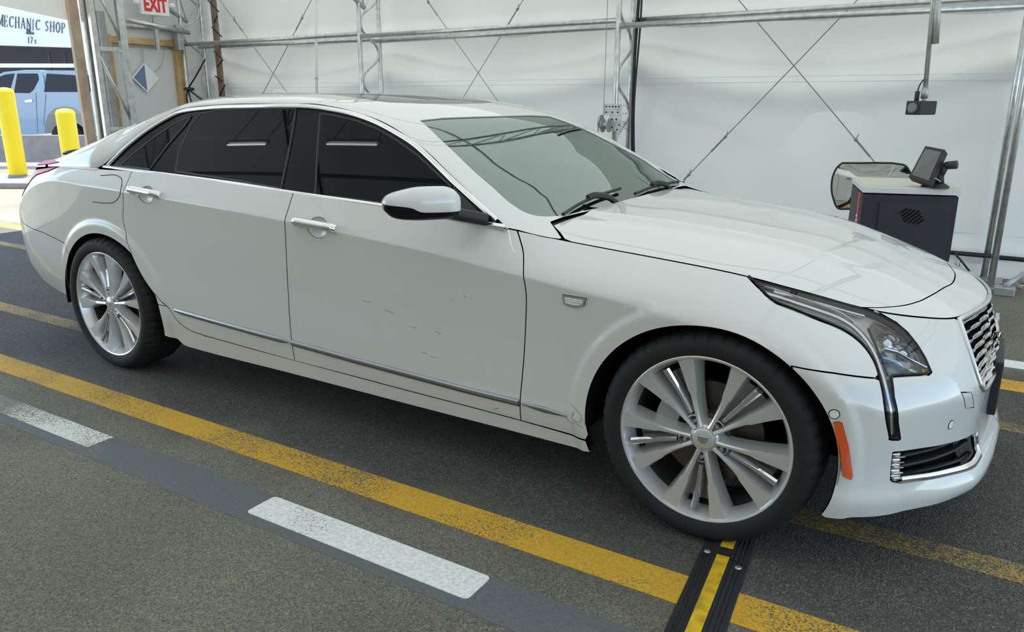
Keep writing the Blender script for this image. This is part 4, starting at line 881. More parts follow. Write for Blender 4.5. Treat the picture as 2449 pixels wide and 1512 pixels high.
# handle scoops
def ell(c,rx,rz,n=28): return [(c[0]+rx*math.cos(2*PI*k/n),c[1]+rz*math.sin(2*PI*k/n)) for k in range(n)]
HF=(-1.565,.872); HR=(-2.645,.932)
scoop_f=ell(HF,.052,.040); scoop_r=ell(HR,.052,.038)
bs=bgap[0][0]; rs=rrear[-1][0]
o_rd=bgap+RBOT[1:]+rrear[1:]+Es(rs,bs)
rear_door,rear_door_l=panel('rear_door',side,o_rd,'paint',car,holes=[scoop_r],mirror=True)
o_fd=bgap+DBOT[1:]+fgap[1:]+[(-.70,float(Ez(-.70)))]+Es(-.72,bs)
front_door,front_door_l=panel('front_door',side,o_fd,'paint',car,holes=[scoop_f],mirror=True)
def bowl(c,rx,rz,d):
    def f(a,b):
        a=np.asarray(a,float); b=np.asarray(b,float); P=side(a,b); r=np.clip(1-((a-c[0])/rx)**2-((b-c[1])/rz)**2,0,1); P=P.copy(); P[...,1]+=d*np.sqrt(r+1e-6); return P
    return f
panel('handle_scoop',bowl(HF,.0525,.0405,.016),scoop_f,'paint',front_door,grid=.008,step=.006,inset=0.,noflange=True,mirror=front_door_l)
panel('handle_scoop',bowl(HR,.0525,.0385,.016),scoop_r,'paint',rear_door,grid=.008,step=.006,inset=0.,noflange=True,mirror=rear_door_l)
lampl_up=[p for p in lampl if p[1]>=SEAMF[-1][1]-.002]
o_fe=[(-.70,float(Ez(-.70)))]+fgap[::-1]+[(-.40,.246)]+arc(*FA,195.5,51.,40)[1:]+SEAMF+lampl_up[::-1]+Es(.06,-.69)
fender,fender_l=panel('front_fender',side,o_fe,'paint',car,mirror=True,grid=.025)
o_ro=[(-.40,.243)]+DBOT[::-1]+RBOT[1:]+[p for p in rrear if p[1]<.404]+[(-2.6119,.4051),(-2.668,.4085)]+arc(*RA,9,-16,8)+[(-2.60,.235),(-2.565,.212)]+zbl(-2.53,-.41)+[(-.385,.2)]
panel('rocker_panel',side,o_ro,'paint',car,mirror=True)
TAILP=[(-3.545,1.012),(-3.62,.985),(-3.72,.968),(-3.80,.958),(-3.835,.940),(-3.86,.90),(-3.90,.86),(-3.94,.835),(-3.99,.83),(-4.03,.86),(-4.05,.94),(-4.04,.968),(-3.95,.978),(-3.8,.989),(-3.7,.998)]
seamr=SEAMR[:4]+[(-3.90,.69),(-3.97,.71)]
qr=[(-2.6119,.4051)]+[p for p in rrear if p[1]>.4055]
o_qp=[(rs,float(Ez(rs)))]+qr[::-1]+arc(*RA,9.8,141,34)+seamr+[(-3.97,.78),(-3.965,.832)]+TAILP[7::-1]+Es(-3.54,rs-.003)
fuel=smooth_open(FUEL,5).tolist()
quarter,quarter_l=panel('quarter_panel',side,o_qp,'paint',car,mirror=True)
o_rb=arc(*RA,141,196,14)+zbl(-3.47,S0+.001,30)+[(S0+.001,.70),(-4.4,.70)]+seamr[::-1]
panel('rear_bumper',side,o_rb,'paint',car,mirror=True,inset=.0015)
o_rf=[(-3.97,.71),(-3.97,.78),(-3.965,.832),(-3.99,.826),(-4.03,.855),(-4.055,.94),(-4.045,.972)]+Es(-4.05,S0+.001)[1:]+[(S0+.001,.70),(-4.4,.70)]
panel('rear_fascia',side,o_rf,'paint',car,mirror=True,inset=.0015)
tail,tail_l=panel('tail_lamp',side,TAILP,'red_lamp',car,mirror=True,off=.003,grid=.02)
# ---- front bumper
grl=smooth_open(GRL[:5],5).tolist()
FOGP=[(.556,.391),(.667,.381),(.81,.366),(.93,.352),(1.045,.338),(1.05,.300),(1.04,.262),(.95,.258),(.8714,.263),(.7151,.276),(.577,.291),(.560,.305)]
lamp_b=LAMPB+LAMPR
o_fb=arc(*FA,50.5,-22,24)+zbl(.372,S1-.0005,40)+[(S1-.0005,.472),(1.05,.476),(.985,.49)]+grl[::-1]+Es(.978,.552)[1:]+LAMPI[:2:-1]+[(.7018,.5873),(.6336,.5935),(.5526,.5995)]+LAMPR[::-1]+LAMPB[::-1]+[p for p in lampl if p[1]<SEAMF[-1][1]][::-1]+SEAMF[::-1]
TOWP=[(.835,.522),(.893,.511),(.936,.452),(.868,.466)]
bumper,bumper_l=panel('front_bumper',side,o_fb,'paint',car,holes=[FOGP,TOWP],mirror=True,grid=.022,step=.012)
panel('tow_hook_cover',side,TOWP,'paint',bumper,grid=.02,mirror=bumper_l,inset=.0015)
for i,sc in enumerate(SENS):
    panel('parking_sensor',side,ell(sc,.0125,.0125,18),'white_paint',bumper,grid=.01,step=.005,off=.0012,inset=0,flange=.004,mirror=bumper_l)
    P=np.array(ell(sc,.0135,.0135,24)); x=side(P[:,0],P[:,1]); MB().tube(x,.0014,5,closed=True).build('sensor_ring','dark_shell',bumper)
panel('side_marker',side,REFL,'amber',car,off=.004,grid=.015,step=.008,inset=0,flange=.01,mirror=True)
# ---- lower intake
panel('lower_grille_backing',side,FOGP,'dark_shell',bumper,off=-.07,inset=-.004,noflange=True,mirror=bumper_l)
def side_path(pts,off=0.):
    P=np.array(pts,float); x=side(P[:,0],P[:,1]); n=surf_n(side,P[:,0],P[:,1],car_ref); return x+n*off,n
for zz in (.355,.325,.297,.275):
    t=np.linspace(.60,1.04,24); z=zz-(t-.6)*.045; z=np.minimum(z,zz); x,n=side_path(np.stack([t,z],1),-.035)
    strip('lower_grille_bar',x,n,.012,.012,'black_plastic',bumper,mirror=bumper_l)
t=np.concatenate([np.linspace(.600,1.035,30)]); zlo=np.interp(t,[.577,.7151,.8714,.95,1.04],[.291,.276,.263,.258,.262])+.008
x,n=side_path(np.stack([t,zlo],1),-.004); strip('chrome_trim',x,n,.024,.010,'chrome',bumper,mirror=bumper_l)
x,n=side_path([(1.036,.266),(1.044,.285),(1.046,.31),(1.03,.332)],-.004); strip('chrome_trim',x,n,.022,.010,'chrome',bumper,mirror=bumper_l)
panel('fog_lamp',side,[(.560,.388),(.592,.385),(.606,.296),(.578,.294),(.563,.306)],'lamp_inner',bumper,off=-.004,grid=.01,step=.006,mirror=bumper_l)
for k in range(5):
    z=.375-k*.0165; x,n=side_path([(.566,z),(.585,z-.002),(.599,z-.004)],.0005); strip('fog_lamp_rib',x,n,.006,.006,'lens_clear' if k%2 else 'satin_chrome',bumper)
# ---- grille
gp=[(.969,.696)]+[(p[0]+.004,p[1]) for p in grl]+[(.985,.494),(1.05,.480),(S1,.476),(S1,.699),(1.2,.699)]
panel('grille_backing',side,[(.94,.692),(.93,.5),(1.0,.46),(S1,.45),(S1,.692)],'dark_shell',car,off=-.06,inset=-.002,noflange=True,mirror=True,grid=.04)
for k in range(8):
    z0=.685-k*.0265; sl=float(np.interp(z0,[.5119,.556,.6076,.6581,.6973],[.9613,.9522,.957,.9672,.9774]))
    t=np.linspace(sl+.006,S1-.001,34); x,n=side_path(np.stack([t,np.full_like(t,z0)],1),-.012)
    wv=.0035*np.sin((t-sl)*2*PI/.13); x=x+n*wv[:,None]
    strip('grille_bar',x,n,.0155,.012,'chrome',car,mirror=True,prof=[(-.5,-.8),(-.5,.1),(-.15,.9),(.2,1.),(.5,.2),(.5,-.8)])
fr=[(1.2,.6985),(1.05,.6985)]+[(p[0]+.006,p[1]) for p in grl]+[(.985,.495),(1.05,.481),(S1-.002,.477)]
fr[0]=(S1-.002,.6985); fr=resample(np.array(fr),.02,False); x,n=side_path(fr,0.)
strip('grille_surround',x,n,.016,.008,'satin_chrome',car,mirror=True)
pb=MB().box((.750,0,.42),(.03,.33,.19),bev=.006); pb.box((.735,0,.42),(.03,.24,.12)); pb.build('plate_bracket','black_plastic',car)
# crest on grille
cr=[(-.055,.03),(.055,.03),(.048,-.012),(.02,-.035),(0,-.042),(-.02,-.035),(-.048,-.012)]
MB().prism(cr[::-1],.012,lambda a,b,c:(.728+c-b*.25,a,.60+b)).build('grille_crest','chrome',car)
# ---- headlamps
LO=lampl+LAMPB[1:]+LAMPR+LAMPI[:3]+lampi+LAMPU
hl,hl_l=panel('headlamp_housing',side,LO,'lamp_dark',car,off=-.030,grid=.02,step=.01,inset=.002,noflange=True,mirror=True)
panel('headlamp_lens',side,LO,'lens_clear',hl,off=-.0005,grid=.02,step=.01,inset=.0045,flange=.02,mirror=hl_l)
ring=resample(np.array(LO),.012); ring=inset_poly(ring,.0045); x,n=side_path(np.vstack([ring,ring[:1]]),-.003)
strip('headlamp_bezel',x,n,.008,.004,'black_gloss',hl,mirror=hl_l)
# light guide: upper strip then vertical blade
up=[(.15,.806),(.22,.795),(.29,.781),(.36,.764),(.43,.741),(.475,.712),(.508,.67),(.522,.62),(.530,.56),(.540,.50),(.552,.445)]
lg=smooth_open(up,6); x,n=side_path(lg,-.014); strip('light_guide',x,n,.020,.008,'lamp_inner',hl,mirror=hl_l)
lg2=lg+np.array([.0,.013]); lg2=lg2[:30]; x,n=side_path(lg2,-.012); strip('light_guide_edge',x,n,.006,.006,'satin_chrome',hl,mirror=hl_l)
for k_ in range(4):
    lgk=lg[:46]+np.array([-.004*k_,-.013-.006*k_]); x,n=side_path(lgk,-.016); strip('lamp_rib',x,n,.0028,.004,'satin_chrome',hl,mirror=hl_l)
lg3=np.array([(.20,.808),(.29,.795),(.38,.777),(.46,.756),(.52,.742)]); x,n=side_path(smooth_open(lg3,5),-.016); strip('lamp_side_trim',x,n,.012,.006,'lamp_inner',hl,mirror=hl_l)
for (c,r) in (((.60,.675),.030),((.655,.645),.028)):
    P0_=side(*c); N0_=surf_n(side,np.array([c[0]]),np.array([c[1]]),car_ref)[0]
    M=MB(); M.lathe([(0.001,.016),(r*.5,.013),(r*.85,.004),(r,-.006),(r*1.15,-.004),(r*1.3,.006),(r*1.3,-.03)],24)
    Rm=Vector((.75,-.6,.1)).to_track_quat('Z','Y').to_matrix()
    V=[np.array(Rm@Vector(v))+P0_-N0_*.032 for v in M.V]
    obj('projector',V,M.F,'lamp_inner',hl,auto=40); obj('projector',[(v[0],-v[1],v[2]) for v in V],[f[::-1] for f in M.F],'lamp_inner',hl_l,auto=40)
panel('lamp_reflector',side,[(.556,.607),(.70,.594),(.713,.60),(.700,.654),(.672,.690),(.62,.715),(.565,.733),(.53,.72),(.542,.67)],'painted_rainbow',hl,off=-.022,grid=.015,step=.01,flange=.02,holes=[ell((.60,.675),.036,.032),ell((.655,.645),.034,.030)],mirror=hl_l)
x,n=side_path([(.548,.664),(.60,.652),(.66,.625),(.705,.606)],-.010); strip('lamp_divider',x,n,.008,.010,'satin_chrome',hl,mirror=hl_l)
# ---- hood and nose (plan-view surfaces)
hc=HCUT[:-1]+[(.577,-.09)]; hc=smooth_open(hc+[(a,-b) for a,b in hc[::-1]],6); hc=[(float(a),float(b)) for a,b in hc if b<-.004]+[(float(hc[len(hc)//2][0]),0.)]
rear_r=[(-.56,-.785),(-.60,-.745),(-.648,-.705),(-.645,-.62),(-.632,-.45),(-.618,-.2),(-.615,0)]
edge=[(float(x_),-float(hedge(x_)[0])) for x_ in np.linspace(-.53,.365,30)]
half=edge[::-1]+rear_r   # from front edge to rear centre
def full(half_front_to_rear,front):
    L=front+half_front_to_rear; R=[(a,-b) for a,b in L][::-1]; return L+[p for p in R if abs(p[1])>1e-6]
hood=panel('hood',top_h,full(half,[(a,b) for a,b in hc][::-1]),'paint',car,grid=.018)
ef=[(float(Ex(s)),float(Ey(s))) for s in np.linspace(.50,S1,50)]
ef=[p for p in ef if p[0]>.385]
nose=[(a,b) for a,b in hc]+[(.30,9)]; 
L=[(.3808,-.617)]+ef; L=[(a-.001,b+.0015) for a,b in L if b<-.012]; outer=L+[(.690,0.)]+[(a,-b) for a,b in L][::-1]
inner=[(a,b) for a,b in hc]; inner=inner[1:]+[(a,-b) for a,b in inner][::-1][1:-1]
panel('nose_panel',top_h,outer+inner[::-1],'paint',car,grid=.025,step=.012)
panel('hood_gap_backing',top_h,full([(a,b+.03 if b<0 else b) for a,b in half],[(.60,0),(.55,-.3),(.45,-.5)]),'dark_shell',car,off=-.02,noflange=True,grid=.06)  # black sheet put below hood and nose so their gaps look shaded
# ---- roof, pillars, glass house
def tg(a,b):
    ye,_=gedge(a); return top_g(a,ye*np.sin(np.asarray(b)*PI/2))
def tophi(pts): return [(x_,math.asin(max(-1,min(1,y_/float(gedge(x_)[0]))))*2/PI) for x_,y_ in pts]
def sym(pts): # right-side half list (y<=0) from rear-centre/… returns closed symmetric loop
    R=[(a,-b) for a,b in pts][::-1]; return pts+[p for p in R if abs(p[1])>1e-6]
wsn=[(-.630,0.)]+WSN+[(-1.374,-.3594),(-1.372,-.1771),(-1.371,0)]
wsn=smooth_open(wsn[:11],4).tolist()+[(-1.36,-.535)]+wsn[12:]
ws2=tophi(sym(wsn))
blr=[(-3.08,0),(-3.09,-.3),(-3.11,-.50),(-3.15,-.535),(-3.35,-.60),(-3.58,-.63),(-3.64,-.60),(-3.66,-.3),(-3.665,0)]
bl2=tophi(sym(blr))
sr=[(-1.58,0),(-1.59,-.25),(-1.63,-.41),(-1.70,-.43),(-2.40,-.43),(-2.45,-.40),(-2.46,0)]
sr2=tophi(sym(sr))
ro=[(-.615,-.72),(-.60,-.80),(-.62,-.86),(-.66,-.9)]
rl=[(-.634,0.),(-.640,-.45),(-.655,-.62),(-.660,-.703),(-.607,-.749),(-.569,-.787),(-.572,-.800),(-.60,-.816),(-.65,-.837),(-.70,-.852),(-.73,-.862)]
rl=tophi(rl)+[(-.748,-.97)]+[(float(v),-1.) for v in np.linspace(-.76,-3.70,120)]+[(-3.74,-.80),(-3.735,-.5),(-3.725,-.2),(-3.72,0)]
roof=panel('roof_and_pillars',tg,sym(rl),'paint',car,holes=[ws2,bl2,sr2],grid=.03,step=.014)
wsb=tophi(sym([( -.628+(a+.63)*1.0 if False else a,b) for a,b in wsn]))
windshield=panel('windshield',tg,ws2,'windshield_glass',car,off=-.004,grid=.03,inset=.001,noflange=True)
def inner_loop(pts,d): 
    P=resample(np.array(pts),.015); return inset_poly(P,d).tolist()
panel('windshield_frit',tg,ws2,'black_plastic',windshield,holes=[inner_loop(ws2,.045)],off=-.0075,grid=.03,inset=.001,noflange=True)
panel('rear_window',tg,bl2,'tinted_glass',car,off=-.004,inset=.001,noflange=True)
panel('sunroof_glass',tg,sr2,'roof_glass',car,off=-.001,inset=.003)
tr=[(-3.728,0),(-3.733,-.2),(-3.743,-.5),(-3.76,-.66),(-3.95,-.625),(-4.09,-.56),(-4.145,-.3),(-4.16,0)]
panel('trunk_lid',tg,tophi(sym(tr)),'paint',car,grid=.03)
trs=tophi([(-3.752,-.66),(-3.95,-.63),(-4.10,-.56)])
dk=[(-3.745,-.999),(-3.748,-.85)]+[( -3.762,trs[0][1]-.004)]+[(a,b-.004) for a,b in trs[1:]]+[(-4.15,tophi([(-4.15,-.3)])[0][1]-.01),(-4.165,0)]+[(-4.185,0),(-4.17,-.9)]+[(float(v),-.999) for v in np.linspace(-4.10,-3.76,14)]
panel('deck_side',tg,dk,'paint',car,grid=.03,mirror=True,inset=.001)
sp=tophi([(-4.07,-.5),(-4.11,-.25),(-4.12,0),(-4.11,.25),(-4.07,.5)]); sp=smooth_open(sp,6); x=tg(sp[:,0],sp[:,1]); n=surf_n(tg,sp[:,0],sp[:,1],car_ref)
sp=tophi([(-3.83,-.47),(-3.95,-.49),(-4.05,-.50),(-4.11,-.47),(-4.14,-.3),(-4.15,0)]); sp=smooth_open(sp,6); x=tg(sp[:,0],sp[:,1])+np.array([0,0,.022]); n=surf_n(tg,sp[:,0],sp[:,1],car_ref)
strip('trunk_spoiler',x,n,.014,.010,'black_gloss',car,mirror=True)
panel('tail_lamp_wing',tg,tophi(TAILT),'red_lamp',tail,off=.004,grid=.02,step=.01,mirror=tail_l,inset=0)
ss_=np.linspace(-3.53,-3.10,30); x=side(ss_,Ez(ss_)-.0005); n=surf_n(side,ss_,Ez(ss_)-.012,car_ref)+np.array([0,0,.9]); n/=np.linalg.norm(n,axis=1)[:,None]
strip('pillar_joint',x,n,.016,.0012,'paint',quarter,mirror=quarter_l,prof=[(-.5,-.6),(-.3,.6),(0,1),(.3,.6),(.5,-.6)])
# shark fin aerial
af=top_g(-2.72,0.)
MB().add([(-2.62,0,af[2]+.002),(-2.80,-.025,af[2]-.006),(-2.80,.025,af[2]-.006),(-2.79,-.010,af[2]+.034),(-2.79,.010,af[2]+.034),(-2.71,0,af[2]+.022)],[(0,1,3,5),(0,5,4,2),(1,2,4,3),(3,4,5),(0,2,1)]).build('roof_aerial','paint',car,auto=30)
# ---- side windows
def gl(a,b):
    a=np.asarray(a,float); b=np.asarray(b,float); return np.stack([a+0*b,-yglass(a,b),b+0*a],-1)
dlo=DLO
sw,sw_l=panel('window_surround',gl,dlo,'black_gloss',car,off=-.008,grid=.04,inset=.001,noflange=True,mirror=True,holes=[inner_loop(GF,.004),inner_loop(GR,.004),inner_loop(GQ,.004)])
panel('front_window',gl,GF,'tinted_glass',front_door,off=-.0045,grid=.05,inset=0,noflange=True,mirror=front_door_l)
panel('rear_window_side',gl,GR,'tinted_glass',rear_door,off=-.0045,grid=.05,inset=0,noflange=True,mirror=rear_door_l)
panel('quarter_window',gl,GQ,'tinted_glass',quarter,off=-.0045,grid=.05,inset=0,noflange=True,mirror=quarter_l)
for G_,nm_ in ((GF,'window_seal'),(GR,'window_seal'),(GQ,'window_seal')):
    P=np.array(G_+[G_[0]]); P=resample(P,.02,False); x=gl(P[:,0],P[:,1]); n=surf_n(gl,P[:,0],P[:,1],car_ref); strip(nm_,x-n*.006,n,.010,.004,'black_plastic',sw,mirror=sw_l)
top=catmull([(-.772,.962)]+DLO[1:16],6); x=gl(top[:,0],top[:,1]); n=surf_n(gl,top[:,0],top[:,1],car_ref)
dd=np.gradient(x,axis=0); dd/=np.linalg.norm(dd,axis=1)[:,None]; ins=np.cross(n,dd)
sgn=np.sign(np.sum(ins*(np.array([-1.9,-.8,1.1])-x),1))[:,None]
strip('chrome_window_trim',x+ins*sgn*.010-n*.002,n,.020,.007,'chrome',sw,mirror=sw_l)
bl=np.array([(-3.135,1.030)]+DLO[16:]+[(-.735,.936)]); bl=catmull(bl,6); x=gl(bl[:,0],bl[:,1]); n=surf_n(gl,bl[:,0],bl[:,1],car_ref)
strip('chrome_belt_trim',x-n*.002+np.array([0,0,.001]),n,.020,.009,'chrome',sw,mirror=sw_l)
# ---- trims on the doors
ch=np.array(CHROME); 
def chseg(a,b,par,parl,tp):
    t=np.linspace(a,b,40); z=np.interp(t,ch[:,0],ch[:,1]); x,n=side_path(np.stack([t,z],1),0.); strip('chrome_side_strip',x,n,.026,.010,'strip_metal',par,mirror=parl,taper=tp)
t=np.linspace(ch[0,0],-1.792,40); z=np.interp(t,ch[:,0],ch[:,1]); x,n=side_path(np.stack([t,z],1),0.); strip('chrome_side_strip',x,n,.026,.010,'strip_metal',rear_door,mirror=rear_door_l,taper=.08)
t=np.linspace(-1.783,-.660,40); z=np.interp(t,ch[:,0],ch[:,1]); x,n=side_path(np.stack([t,z],1),0.); strip('chrome_side_strip',x,n,.026,.010,'strip_metal',front_door,mirror=front_door_l)
t=np.linspace(-.650,-.470,20); z=np.interp(t,ch[:,0],ch[:,1]); x,n=side_path(np.stack([t,z],1),0.); strip('chrome_side_strip',x,n,.024,.009,'strip_metal',fender,mirror=fender_l,taper=.6)
def handle(c,par,parl):
    t=np.linspace(c[0]-.112,c[0]+.112,28); z=c[1]+.010-(t-c[0]+.112)*.055
    x,n=side_path(np.stack([t,z],1),0.); u=np.abs(np.linspace(-1,1,28)); lift=.030*(1-np.clip((u-.72)/.28,0,1)**2)
    x=x+n*lift[:,None]
    strip('door_handle',x,n,.030,.013,'chrome',par,mirror=parl,prof=[(-.5,-.6),(-.5,.4),(-.3,.9),(0,1),(.3,.9),(.5,.4),(.5,-.6)])
    x2,n2=side_path(np.stack([t[1:5],z[1:5]],1),.002); strip('handle_base',x2,n2,.036,.02,'chrome',par,mirror=parl)
    x2,n2=side_path(np.stack([t[-5:-1],z[-5:-1]],1),.002); strip('handle_base',x2,n2,.036,.02,'chrome',par,mirror=parl)
handle((HF[0]-.01,HF[1]+.005),front_door,front_door_l); handle((HR[0]-.0,HR[1]+.005),rear_door,rear_door_l)
P=resample(np.array(fuel),.01,False); x,n=side_path(P,.0004); MB().tube(x,.0016,5).build('fuel_door_gap','dark_shell',quarter)
# fender crest
panel('fender_crest',side,[(a,b) for a,b in EMB],'chrome',fender,off=.005,grid=.01,step=.006,inset=0,flange=.006,mirror=fender_l)
panel('crest_field',side,inset_poly(resample(np.array(EMB),.01),.007).tolist(),'lamp_dark',fender,off=.0062,grid=.01,step=.006,inset=0,noflange=True)
for k in range(3):
    x,n=side_path([(-.470+k*.004,.739-k*.0085),(-.44,.7375-k*.0085),(-.409-k*.004,.738-k*.0085)],.0065); strip('crest_bar',x,n,.003,.002,'chrome',fender)
# ---- black shells behind the panel gaps, put in so the gaps look shaded
sh=[(-.395,.2)]+arc(*FA,200,-22,40)+zbl(.372,S1,30)+Es(S1,-4.2,160)+[(S0,Ez(S0)),(S0,.4)]+zbl(S0,-3.47,30)+arc(*RA,196,-18,40)+[(-2.6,.22)]
shell,_=panel('gap_backing',side,[(float(a),float(b)) for a,b in sh],'dark_shell',car,holes=[inner_loop(LO,-.004),[(p[0],p[1]) for p in FOGP],[(.94,.70),(.94,.5),(1.0,.47),(S1-.002,.46),(S1-.002,.698)]],off=-.017,grid=.05,inset=.006,noflange=True,mirror=True)
ub=MB(); ub.box((-1.53,0,.20),(2.05,1.66,.05)); ub.box((-1.72,0,.23),(4.4,1.0,.05)); ub.build('underbody','dark_shell',car)  # plain dark slabs set low to block light under the car
for ax in AX:
    for sy in (-1,1):
        m_=MB(); n_=28
        for k in range(n_+1):
            q=math.radians(-6+192*k/n_)
            for yy in (.925,.50): m_.V.append((ax+.03*(ax<-1)+.398*math.cos(q),sy*yy,.345+.376*math.sin(q)))
        m_.F+=[(2*k,2*k+1,2*k+3,2*k+2) for k in range(n_)]
        c_=len(m_.V); m_.V.append((ax,sy*.5,.345)); m_.F+=[(2*k+1,c_,2*k+3) for k in range(n_)]
        m_.build('wheel_liner','liner',car,smooth=True)
# ---- cowl and wipers
cw=[(-.616,-.64),(-.636,-.69),(-.655,-.70),(-.66,-.60),(-.645,-.3),(-.640,0)]
cw=[(-.598,0),(-.602,-.2),(-.616,-.45),(-.628,-.62),(-.640,-.70),(-.70,-.735),(-.70,-.66),(-.672,-.60),(-.660,-.3),(-.655,0)]
panel('cowl',tg,tophi(sym(cw)),'black_plastic',car,off=-.012,grid=.04,noflange=True,inset=0)
def wiper(pts,par):
    P=catmull(pts,6); MB().tube(P,.007,6).build('wiper_blade','black_plastic',par)
def tgp(x_,y_,o=.012): p=top_g(x_,y_); return np.array([p[0],p[1],p[2]+o])
wb=MB().tube(catmull([tgp(-.655,-.62),tgp(-.675,-.45),tgp(-.69,-.25),tgp(-.70,-.02)],6),.007,6).build('wiper_blade','black_plastic',car)
MB().tube(catmull([tgp(-.625,-.20,.0),tgp(-.645,-.26,.028),tgp(-.672,-.33,.030),tgp(-.685,-.36,.018)],6),[.013]*19,6).build('wiper_arm','black_plastic',wb)
wb2=MB().tube(catmull([tgp(-.648,.02),tgp(-.665,.25),tgp(-.672,.45),tgp(-.68,.64)],6),.007,6).build('wiper_blade','black_plastic',car)
MB().tube(catmull([tgp(-.625,.40,.0),tgp(-.640,.36,.026),tgp(-.658,.30,.030),tgp(-.668,.26,.018)],6),[.012]*19,6).build('wiper_arm','black_plastic',wb2)
# ---- door mirror
def mirror_shell(lo,hi,m,name,par,grow=1.):
    c=np.array([-.962,-1.048,1.020]); ax_=np.array([-.64,-.768,.0]); ax_/=np.linalg.norm(ax_); fw=np.array([.768,-.64,0.]); fw/=np.linalg.norm(fw)
    top=pchip([(-1,.024),(-.85,.044),(-.6,.0546),(0,.056),(.6,.044),(.9,.030),(1,.014)]); bot=pchip([(-1,-.050),(-.6,-.056),(0,-.056),(.5,-.052),(.8,-.042),(1,-.018)])
    dep=pchip([(-1,.030),(-.85,.048),(-.6,.060),(0,.064),(.6,.052),(.9,.034),(1,.016)]); spl=pchip([(-1,-.026),(.05,-.022),(.15,-.019),(.33,-.007),(1,.004)])
    A=np.concatenate([np.linspace(-1,-.8,5),np.linspace(-.7,.8,16),np.linspace(.86,1,6)]); V=[];F=[]; M=14
    for a in A:
        t_,b_=float(top(a)),float(bot(a)); mid=(t_+b_)/2; hh=(t_-b_)/2; z0,z1=(float(spl(a)),t_) if hi else (b_,float(spl(a)))
        z0=max(z0,b_); z1=min(z1,t_); row=[]
        for k in range(M+1): 
            z=z0+(z1-z0)*(1-math.cos(PI*k/M))/2; d=float(dep(a))*max(0,1-abs((z-mid)/hh)**2.6)**(1/2.6); row.append((d,z))
        ring=row+[(-.026*max(0,1-abs((z-mid)/hh)**4)**.25,z) for d,z in row[::-1]]
        for d,z in ring: p=c+ax_*a*.128*grow+fw*d*grow; V.append((p[0],p[1],p[2]+z*grow))
    k=2*(M+1)
    for i in range(len(A)-1):
        for j in range(k): F.append((i*k+j,i*k+(j+1)%k,(i+1)*k+(j+1)%k,(i+1)*k+j))
    F.append(tuple(range(k))[::-1]); F.append(tuple((len(A)-1)*k+j for j in range(k)))
    o=obj(name,V,F,m,par,auto=55); bm=bmesh.new(); bm.from_mesh(o.data); bmesh.ops.recalc_face_normals(bm,faces=bm.faces); bm.to_mesh(o.data); bm.free(); return o
for sy,par in ((1,front_door),):
    mirror_shell(0,1,'paint','mirror_cap',par); mirror_shell(0,0,'black_gloss','mirror_base',par,.985)
    a_=np.array([-.885,-.985,.985]); 
    arm=MB().tube([(p[0],p[1]*sy,p[2]) for p in catmull([(-.90,-.99,.990),(-.86,-.945,.975),(-.81,-.885,.957)],4)],[.022]*9,10); arm.build('mirror_arm','black_plastic',par,auto=40)
tri,_=panel('mirror_sail',gl,TRI,'black_plastic',front_door,off=.003,grid=.04,mirror=front_door_l,inset=0)
